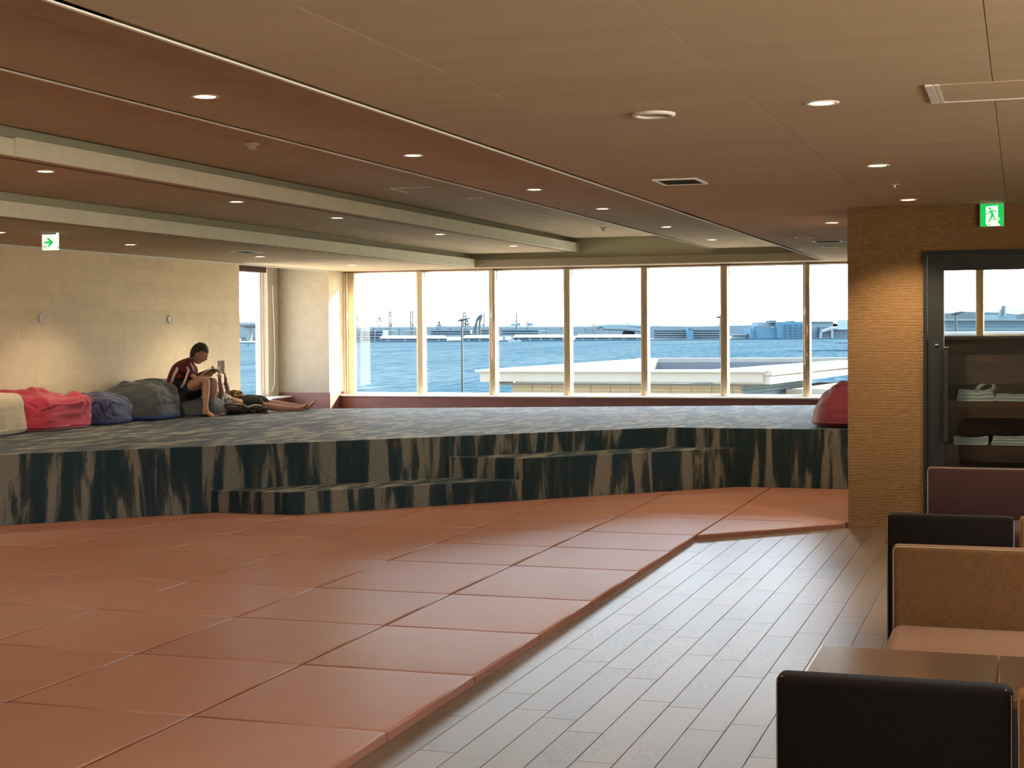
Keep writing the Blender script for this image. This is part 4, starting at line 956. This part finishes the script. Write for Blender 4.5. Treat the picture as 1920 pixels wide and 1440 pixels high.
t = lump('scarf', 'crumpled golden brown scarf lying over the waist of the lying person', 'scarf', b3, .13, .11, .065, 'cloth_gold', 12, yawv, .35, 3.2, b3.z-.07)

# ------------------------------------------------------------------ outdoors: sea, pavilion, lamps, harbour
SEA = H-9.0
sea = obj('sea', MB().add([(-4500, 60, SEA), (2500, 60, SEA), (2500, 2600, SEA), (-4500, 2600, SEA)], [(0, 1, 2, 3)]), 'sea_water'); sea['kind'] = 'structure'
quay_g = obj('ground', MB().box(-80, 40, 25, 62, SEA, SEA+2), 'quay'); quay_g['kind'] = 'structure'
# pavilion with a parapet roof in front of the windows
pv = thing('pavilion', 'cream pavilion with angular parapet roof outside the windows', 'building', (0, 0, 0))
ZP = .69
Fl, Fr, Tr, Bk1, Bk2, TipL = (-12.34, 36.4), (-5.75, 36.1), (-5.3, 46.9), (-11.94, 49.8), (-5.0, 50.2), (-12.7, 36.5)
def slab(p, q_, th, z0, z1, nm, mat):
    p, q_ = Vector(p), Vector(q_); d = (q_-p).normalized(); n = Vector((-d.y, d.x))*th
    return obj(nm, MB().prism([tuple(p), tuple(q_), tuple(q_+n), tuple(p+n)], z0, z1), mat, pv)
obj('roof_deck', MB().prism([(-12.4, 36.5), (-5.8, 36.3), (-5.2, 47), (-5.4, 50.0), (-12.2, 49.6)], .30, .36), 'roof_grey', pv)
obj('parapet_front', MB().prism([(-12.75, 36.2), (-5.7, 36.0), (-5.72, 36.3), (-12.6, 36.5)], .40, ZP-.05), 'parapet', pv)
obj('parapet_cap', MB().prism([(-12.85, 36.12), (-5.64, 35.92), (-5.7, 36.38), (-12.7, 36.6)], ZP-.05, ZP), 'cap_grey', pv)
obj('parapet_left', MB().prism([(-12.8, 36.6), (-12.0, 36.6), (-11.3, 49.6), (-12.1, 49.8)], .36, ZP), 'parapet', pv)
obj('parapet_back', MB().prism([(-12.1, 49.8), (-4.9, 50.2), (-4.9, 50.6), (-12.1, 50.2)], .30, ZP+.02), 'parapet', pv)
obj('parapet_back_inside', MB().prism([(-11.4, 49.5), (-4.9, 50.0), (-4.9, 50.19), (-11.4, 49.79)], .30, ZP-.10), 'roof_grey', pv)
wing = MB().prism([(-5.55, 36.05), (-4.15, 47.0), (-5.0, 47.3), (-6.9, 36.1)], .36, ZP-.12)
obj('parapet_right', wing, 'parapet', pv)
obj('parapet_right_cap', MB().prism([(-5.5, 36.0), (-4.05, 47.0), (-5.2, 47.4), (-7.1, 36.1)], ZP-.12, ZP), 'parapet', pv)
clad_me = {}
for r_ in range(9):
    z1 = .40-r_*.085
    for k in range(13):
        x0 = -12.05+k*.50; x1 = min(x0+.494, -6.35)
        if x1-x0 < .1: continue
        key = round(x1-x0, 2)
        if key not in clad_me: clad_me[key] = MB().prism([(0, 0), (key, 0), (key, .05), (0, .05)], -.078, 0).mesh('cladding_tile', 'cladding')
        o = link('cladding_tile', clad_me[key], pv, (x0, 36.75+.012*(r_ % 2), z1))
obj('wall', MB().prism([(-12.1, 36.8), (-6.3, 36.8), (-5.6, 44), (-12.1, 44)], -5, .40), 'cladding', pv)
for r_ in range(8):
    z1 = .36-r_*.09
    obj('side_board', MB().prism([(-6.3, 36.74), (-5.35, 41.5), (-5.40, 41.52), (-6.35, 36.76)], z1-.08, z1), 'harbour_pale', pv)
obj('lean_roof', MB().prism([(-5.6, 39), (-2.6, 39), (-2.6, 44), (-5.4, 44)], .02, .14), 'parapet', pv)
obj('low_wing', MB().prism([(-6.0, 40), (2.5, 40), (2.5, 44), (-5.6, 44)], -5, 0.0), 'parapet', pv)
obj('low_wing_cap', MB().prism([(-6.0, 39.85), (2.6, 39.85), (2.6, 44.1), (-5.6, 44.1)], -.0, .08), 'cap_grey', pv)
gh = thing('annex_roof', 'pale flat roof annex seen through the glass door window', 'building', (0, 0, 0))
obj('roof_body', MB().box(-3.2, 4.5, 48, 56, -5, 1.42), 'parapet', gh); obj('roof_cap', MB().box(-3.4, 4.7, 47.8, 56.2, 1.42, 1.50), 'cap_grey', gh)
def street_lamp(px, ptop, depth, label):
    p = at(px, ptop, depth); t = thing('street_lamp', label, 'street lamp', (p.x, p.y, SEA+2), 0, 'dark street lamps on the quay'); h = p.z-SEA-2
    obj('pole', MB().tube([(0, 0, 0), (0, 0, h*.5), (0, 0, h-.05)], [.085, .075, .06], 10), 'lamp_pole', t)
    d = CR
    obj('lamp_head', MB().tube([(-.26*d.x, -.26*d.y, h-.05), (0, 0, h+.01), (.36*d.x, .36*d.y, h+.08), (.56*d.x, .56*d.y, h+.10)], [(.04, .08), (.085, .13), (.05, .12), (.02, .06)], 10), 'lamp_pole', t)
street_lamp(866, 600, 87, 'tall dark street lamp with a wing head in the second window bay')
street_lamp(1351, 594, 90, 'tall dark street lamp behind the pavilion roof, right of centre')
street_lamp(1792, 588, 92, 'tall street lamp seen through the glass door window')

# harbour: each thing keeps its real distance (about 1.1 to 1.6 km)
R1 = 1290.
def gz(px, py, dep): return at(px, py, dep).z
class HB:
    """builds boxes facing the camera at a given distance, from the spans they cover"""
    def __init__(s, name, label, cat, dep, group=None):
        s.t = thing(name, label, cat, (0, 0, 0), 0, group); s.dep = dep
    def span(s, x0, x1, y0, y1, name, mat, d0=0, thick=15, to_sea=False):
        dep = s.dep+d0; mb = MB(); ps = []
        a, b = at(x0, y1, dep), at(x1, y1, dep); c, d = at(x0, y0, dep), at(x1, y0, dep)
        if to_sea: a = Vector((a.x, a.y, SEA)); b = Vector((b.x, b.y, SEA))
        back = Vector((CF.x, CF.y, 0))*thick; vs = [a, b, d, c]+[v+back for v in (a, b, d, c)]
        mb.add(vs, [(0, 1, 2, 3), (7, 6, 5, 4), (3, 2, 6, 7), (0, 4, 5, 1), (0, 3, 7, 4), (1, 5, 6, 2)])
        return obj(name, mb, mat, s.t)
    def line(s, pts, w, name, mat, d0=0):
        return obj(name, MB().tube([at(x, y, s.dep+d0) for x, y in pts], w, 6), mat, s.t)
def water_y(x): return 642-(x-667)*.0046
h = HB('quay_wall', 'long dark quay wall along the far shore of the harbour', 'quay', R1)
lq = [at(250, 640, R1), at(2150, 640, R1)]; lq += [v+Vector((CF.x, CF.y, 0))*10 for v in lq[::-1]]
obj('wall', MB().prism([(p.x, p.y) for p in lq], SEA, SEA+.9), 'quay', h.t)
for k, (x0, x1, y) in enumerate(((695, 862, 644.5), (960, 1250, 640.8))):
    pass
h2 = HB('breakwater', 'low pale breakwater in front of the left warehouses', 'breakwater', R1-90)
h2.span(690, 862, 645.0, 646.2, 'crest', 'quay', 0, 8); h2.span(440, 500, 651, 652.4, 'foam_line', 'harbour_white', -120, 6)
# land behind the quay
lp = [at(250, 640, R1+20), at(2150, 640, R1+20), at(2150, 640, 3200), at(250, 640, 3200)]
land = obj('ground_far_shore', MB().prism([(p.x, p.y) for p in lp], SEA, SEA+.8), 'harbour_grey'); land['kind'] = 'structure'
# hills
hl = MB(); rr = random.Random(5)
def hills(x0, x1, ybase, ys, dep, label, mat='harbour_trees', name='hill_ridge'):
    mb = MB(); n = 90; vs = []
    for i in range(n+1):
        x = x0+(x1-x0)*i/n; u = i/n*(len(ys)-1); k = min(int(u), len(ys)-2); y = ys[k]+(ys[k+1]-ys[k])*(u-k)
        y += -.8*noise.noise(Vector((x*.12, dep, 0)))-1.0*abs(noise.noise(Vector((x*.5, dep, 3))))
        p = at(x, y, dep); vs += [Vector((p.x, p.y, SEA)), p, p+Vector((CF.x, CF.y, 0))*120+Vector((0, 0, 4)), Vector((p.x, p.y, SEA))+Vector((CF.x, CF.y, 0))*240]
    fs = [(4*i+j, 4*i+4+j, 4*i+5+j, 4*i+1+j) for i in range(n) for j in range(3)]
    o = obj(name, mb.add(vs, fs), mat); o['kind'] = 'structure'; return o
hills(380, 1240, 620, [612, 612, 613, 613.5, 613.5, 612, 612.5, 613, 611.5, 610], 2300, 'far')
hills(1190, 1600, 620, [611, 611.5, 612.5, 611, 609.5, 608, 607, 606], 1900, 'near')
hills(1580, 2100, 615, [609, 607, 603, 598, 588, 585, 586, 590, 582, 586, 588, 592], 1500, 'right')
def warehouse(x0, x1, yt, ye, label, nd=4, dep=R1+22):
    w = HB('warehouse', label, 'warehouse', dep, 'white roofed quay warehouses'); yb = water_y((x0+x1)/2)-1.2
    w.span(x0, x1, ye, yb, 'wall', 'harbour_blue', 0, 25)
    a = [at(x0, ye, dep-2), at(x1, ye, dep-2), at(x1-4, yt, dep+12), at(x0+4, yt, dep+12), at(x1, ye, dep+26), at(x0, ye, dep+26)]
    obj('roof', MB().add(a, [(0, 1, 2, 3), (3, 2, 4, 5), (0, 3, 5), (1, 4, 2), (0, 5, 4, 1)]), 'harbour_white', w.t)
    for k in range(nd):
        xx = x0+(x1-x0)*(k+.5)/nd; w.span(xx-2.5, xx+2.5, ye+1.4, yb, 'door', 'harbour_pale', -1, 1)
warehouse(712, 838, 629, 634.5, 'low white roofed warehouse in the first and second window bays', 4)
warehouse(868, 930, 628.5, 634, 'white roofed warehouse right of the tall street lamp', 3)
warehouse(962, 1066, 627.2, 632.8, 'white roofed warehouse behind the moored white boat', 5)
warehouse(1080, 1208, 627, 632.6, 'longest white roofed warehouse in the fourth window bay', 5)
def stripes(x0, x1, y0, y1, n, label, mat='harbour_deep', band='harbour_pale', dep=R1+60, name='terminal_building'):
    w = HB(name, label, 'building', dep); w.span(x0, x1, y0, y1, 'wall', mat, 0, 60)
    for k in range(n):
        ya = y0+(y1-y0)*(k+.15)/n; w.span(x0, x1, ya, ya+(y1-y0)/n*.34, 'floor_band', band, -2, 2)
    return w
w = stripes(666, 718, 619, 640, 4, 'striped terminal building at the far left of the main windows')
for x in (678, 690, 702): w.span(x, x+1.4, 619, 640, 'stair_tower', 'harbour_pale', -4, 4)
stripes(808, 882, 618.5, 627.5, 2, 'blue striped depot behind the street lamp')
stripes(900, 924, 617, 626, 2, 'grey depot between the derrick and the third mullion', 'harbour_grey')
stripes(942, 1009, 617.5, 627, 2, 'blue striped depot behind the boat warehouse')
w = stripes(1226, 1292, 617.5, 634.5, 4, 'grey parking building with open floors in the fifth window bay', 'harbour_grey')
w = stripes(1299, 1360, 617, 635, 4, 'second grey parking building behind the right street lamp', 'harbour_grey')
h = HB('office_tower', 'small light blue tower between the two parking buildings', 'building', R1+40); h.span(1290, 1300, 615.5, 636, 'wall', 'harbour_sky'); h.span(1290, 1300, 615, 616, 'roof', 'harbour_pale', -1)
h = HB('shed', 'small white shed left of the big blue building', 'shed', R1+20); h.span(1376, 1400, 627.5, 636, 'wall', 'harbour_pale'); h.span(1375, 1401, 627, 628.5, 'roof', 'harbour_white', -2)
h.span(1401, 1406.5, 625, 636, 'annex', 'harbour_grey')
h = HB('cold_store', 'large stepped light blue factory building across the water', 'building', R1+10)
h.span(1407, 1458, 616, 635, 'wall', 'harbour_sky', 0, 40); h.span(1413, 1430, 611.5, 616.5, 'upper_block', 'harbour_sky', 4, 30); h.span(1420, 1458, 604.5, 616.5, 'upper_block', 'harbour_pale', 10, 30)
h.span(1443, 1456, 600.5, 606, 'roof_house', 'harbour_grey', 6, 20); h.span(1457, 1508, 604, 634.5, 'tower_block', 'harbour_sky', -4, 50); h.span(1480, 1490, 601.5, 605, 'roof_house', 'harbour_sky', 0, 20)
for r_ in range(5):
    for c_ in range(4): h.span(1470+c_*10, 1475+c_*10, 609+r_*5, 610.6+r_*5, 'window_band', 'harbour_deep', -6, 1)
for r_ in range(3): h.span(1414, 1418, 620+r_*5, 621.6+r_*5, 'window_band', 'harbour_deep', -2, 1)
for x in (1447, 1449.5): h.span(x, x+1.6, 612, 614, 'tank', 'harbour_white', -3, 2)
h = HB('factory_block', 'pale grey factory block right of the blue building', 'building', R1+50); h.span(1510, 1562, 602.5, 634, 'wall', 'harbour_pale', 0, 50); h.span(1508, 1563, 602, 604, 'roof', 'harbour_white', -2, 50)
h.span(1537, 1600, 613, 634, 'low_hall', 'harbour_grey', -10, 30); h.line([(1540, 622), (1560, 616), (1600, 613.5)], 1.6, 'ramp', 'harbour_white', -12)
h.line([(1540, 622), (1538, 634)], 1.2, 'ramp_pier', 'harbour_white', -12); h.line([(1560, 616), (1560, 634)], 1.2, 'ramp_pier', 'harbour_white', -12)
# viaduct
v = HB('viaduct', 'long elevated road viaduct behind the warehouses', 'bridge', R1+130)
v.span(660, 1130, 613.2, 615.6, 'deck', 'harbour_pale', 0, 18)
v.line([(1130, 614.3), (1170, 615.6), (1195, 618), (1215, 622)], 2.2, 'ramp', 'harbour_pale')
v.line([(1120, 612), (1150, 610.8), (1180, 611), (1215, 613)], 1.6, 'upper_ramp', 'harbour_pale')
for x in list(range(676, 1000, 24))+[1024, 1052, 1098, 1122, 1143]: v.span(x-.9, x+.9, 615, 629, 'pier', 'harbour_pale', 2, 6)
for x in (715, 760, 870, 950, 1000): v.span(x, x+26, 619, 620.6, 'lower_deck', 'harbour_white', -8, 8)
# cranes
def gantry(x, yt, yb, label, wd=3.6, kind='quay'):
    c = HB('harbour_crane', label, 'crane', R1+330, 'container cranes on the horizon'); m = 'crane_steel'
    yg = 633.5; c.line([(x-wd/2, yt), (x-wd/2+.4, yg)], .75, 'leg', m); c.line([(x+wd/2, yt), (x+wd/2, yg)], .75, 'leg', m, 3)
    c.line([(x-wd/2, yt), (x+wd/2, yt)], .8, 'boom_head', m); c.line([(x-wd/2, yt+7), (x+wd/2, yt+7)], .6, 'brace', m); c.line([(x-wd/2, yb-7), (x+wd/2+2.6, yb-1)], .6, 'strut', m)
gantry(731.5, 585, 611, 'tall ladder-like container crane, left one in the first bay', 3.2); gantry(771.5, 585, 611, 'tall ladder-like container crane near the second mullion', 4)
gantry(870.5, 586.5, 611, 'container crane just behind the street lamp head', 4)
def aframe(x, yt, w_, label):
    c = HB('harbour_crane', label, 'crane', R1+330, 'container cranes on the horizon')
    c.line([(x-w_/2, yt+14), (x-1.5, yt+1), (x, yt)], .6, 'jib', 'crane_steel'); c.line([(x, yt), (x+1.5, yt+2), (x+w_/2, yt+14)], .6, 'jib', 'crane_steel'); c.line([(x-w_/4, yt+7), (x+w_/4, yt+7)], .5, 'brace', 'crane_steel'); c.line([(x+1, 633.5), (x, yt+1)], .5, 'leg', 'crane_steel')
aframe(669, 595, 9, 'arched crane at the left edge of the first bay'); aframe(711.5, 595, 10, 'arched crane left of the tall pair'); aframe(823, 602.5, 8, 'short arched crane left of the street lamp'); aframe(876, 600, 9, 'arched crane right of the street lamp head')
c = HB('derrick', 'teal A-shaped floating derrick leaning right', 'crane', R1+20)
for a_ in ([(888, 627), (895, 598), (903.5, 590)], [(903.5, 590), (899.5, 605), (900, 627)], [(895, 598), (900, 599)], [(899, 592), (896, 600)]): c.line(a_, 1.2, 'truss', 'crane_steel')
c = HB('harbour_crane', 'slim mast crane right of the teal derrick', 'crane', R1+300); c.line([(907.6, 587.5), (907, 633.5)], .7, 'mast', 'crane_steel'); c.line([(906, 588), (909.5, 588)], .5, 'head', 'crane_steel'); c.line([(903, 605), (907, 612)], .5, 'strut', 'crane_steel')
c = HB('harbour_crane', 'mast crane on white blocks in the third bay', 'crane', R1+300); c.line([(968.5, 587.5), (968, 633.5)], .7, 'mast', 'crane_steel'); c.line([(967, 588), (970, 588)], .5, 'head', 'crane_steel'); c.line([(964, 608), (967.5, 601)], .5, 'strut', 'crane_steel')
c.span(958, 976, 606.5, 611, 'block', 'harbour_pale', -10, 30); c.span(968, 976, 605, 607, 'block', 'harbour_pale', -10, 30)
c = HB('harbour_crane', 'small crane beside a pale block in the third bay', 'crane', R1+300); c.line([(985.5, 610), (989.5, 602.5), (990, 633.5)], .5, 'jib', 'crane_steel'); c.span(990, 999, 605, 611, 'block', 'harbour_pale', -10, 30)
c = HB('gate_crane', 'tiny gate crane on the horizon in the fourth bay', 'crane', R1+300); c.line([(1112, 633), (1112, 607.5), (1116, 607.5), (1116, 633)], .5, 'frame', 'crane_steel')
for (x, y, dx, dy, lab) in ((1453, 585, 2, -6, 'thin crane jib above the blue factory'), (1487, 603, 4, -8, 'leaning crane jib left above the blue tower block'), (1496, 600, 6, -8, 'leaning crane jib right above the blue tower block')):
    c = HB('tower_crane', lab, 'crane', R1+500); c.line([(x, y), (x+dx, y+dy)], .45, 'jib', 'harbour_deep'); c.line([(x, y), (x-.5, 631)], .12, 'mast', 'harbour_white')
# boats
b = HB('motor_yacht', 'white motor yacht moored in front of the warehouse', 'boat', R1-15)
hullp = [(952, 641.2), (976, 641.2), (978, 638.6), (968, 638.6), (952, 639)]
a = [at(x, y, b.dep) for x, y in hullp]; bk = Vector((CF.x, CF.y, 0))*6; n = len(a)
obj('hull', MB().add(a+[v+bk for v in a], [tuple(range(n)), tuple(range(n, 2*n))[::-1]]+[(i, n+i, n+(i+1) % n, (i+1) % n) for i in range(n)]), 'harbour_white', b.t)
b.span(955, 966, 636.8, 638.8, 'cabin', 'harbour_white', 1, 4); b.line([(959, 637), (958, 630)], .3, 'mast', 'harbour_white'); b.line([(961, 637), (960, 632)], .3, 'mast', 'harbour_pale')
b = HB('sail_hangar', 'pair of pale pointed boat sheds at the quay', 'shed', R1+11)
for x in (945, 960.5): 
    a = [at(x-2.6, 637.5, b.dep), at(x+2.6, 637.5, b.dep), at(x+2.6, 632, b.dep), at(x, 629, b.dep), at(x-2.6, 632, b.dep)]; bk = Vector((CF.x, CF.y, 0))*8
    obj('gable', MB().add(a+[v+bk for v in a], [(0, 1, 2, 3, 4), (9, 8, 7, 6, 5)]+[(i, 5+i, 5+(i+1) % 5, (i+1) % 5) for i in range(5)]), 'harbour_pale', b.t)
b = HB('silo_shed', 'pale pointed shed beside the fourth mullion', 'shed', R1+11)
a = [at(1055.5, 639, b.dep), at(1062, 639, b.dep), at(1062, 632, b.dep), at(1059, 628, b.dep), at(1055.5, 632, b.dep)]; bk = Vector((CF.x, CF.y, 0))*8
obj('gable', MB().add(a+[v+bk for v in a], [(0, 1, 2, 3, 4), (9, 8, 7, 6, 5)]+[(i, 5+i, 5+(i+1) % 5, (i+1) % 5) for i in range(5)]), 'harbour_pale', b.t)
b = HB('barge', 'low dark barge on the water near the pillar', 'boat', 900)
b.span(1565, 1600, 643.5, 645.5, 'hull', 'harbour_blue', 0, 8)
for x in (1568, 1573, 1577, 1582, 1586): b.span(x, x+2.5, 641.8, 643.5, 'cargo', 'harbour_blue', 1, 3)
b = HB('small_boat', 'tiny white boat on the open water, right half', 'boat', 820); b.span(1386, 1389, 645, 647, 'hull', 'harbour_white', 0, 2); b.span(1387, 1388, 643.8, 645, 'cabin', 'harbour_white', .5, 1)
b = HB('buoy', 'small dark buoy in the narrow left window', 'buoy', 950); b.line([(466, 648.5), (466, 644)], .6, 'float', 'harbour_deep')
# bridge seen in the narrow left window
b = HB('suspension_bridge', 'pale suspension bridge pier and deck seen in the narrow left window', 'bridge', R1+200)
b.span(400, 520, 608.5, 612, 'deck', 'harbour_pale', 0, 25); b.span(400, 520, 603, 604.2, 'upper_deck', 'harbour_trees', 0, 25)
for k in range(16): b.line([(440+k*4, 604), (442+k*4, 608.5)], .9, 'truss', 'harbour_white', -2); b.line([(442+k*4, 608.5), (444+k*4, 604)], .9, 'truss', 'harbour_white', -2)
b.span(462, 468, 612, 640, 'pier', 'harbour_pale', 3, 15); b.span(455, 475, 612, 615, 'pier_head', 'harbour_pale', 3, 15)
b.span(452, 486, 632, 640, 'shore_buildings', 'harbour_grey', 60, 15)
# cruise ship behind the door window
sp = HB('cruise_ship', 'white cruise ship with rows of windows seen through the glass door', 'ship', 620)
sp.span(1600, 2050, 601, 618, 'hull', 'ship_white', 0, 30); sp.span(1600, 2050, 598.5, 601, 'upper_deck', 'harbour_white', 2, 28); sp.span(1600, 2050, 601, 602, 'deck_line', 'harbour_blue', -1, 1)
sp.span(1872, 1905, 590, 598.6, 'bridge_house', 'ship_white', 4, 20); sp.line([(1882, 592), (1882, 573)], .9, 'funnel', 'harbour_trees'); sp.line([(1875, 592), (1877, 579)], .5, 'mast', 'harbour_white')
win_mb = MB().box(-.17, .17, -.05, .05, -.19, .19).mesh('cabin_window', 'harbour_deep')
yaw_r = math.atan2(CR.y, CR.x)
for r_ in range(3):
    for k in range(44):
        x = 1773+k*3.45
        if 1787 < x < 1788: continue
        p = at(x, 605.5+r_*3.7, 619.4); o = link('cabin_window', win_mb, sp.t, p); o.rotation_euler = (0, 0, yaw_r)
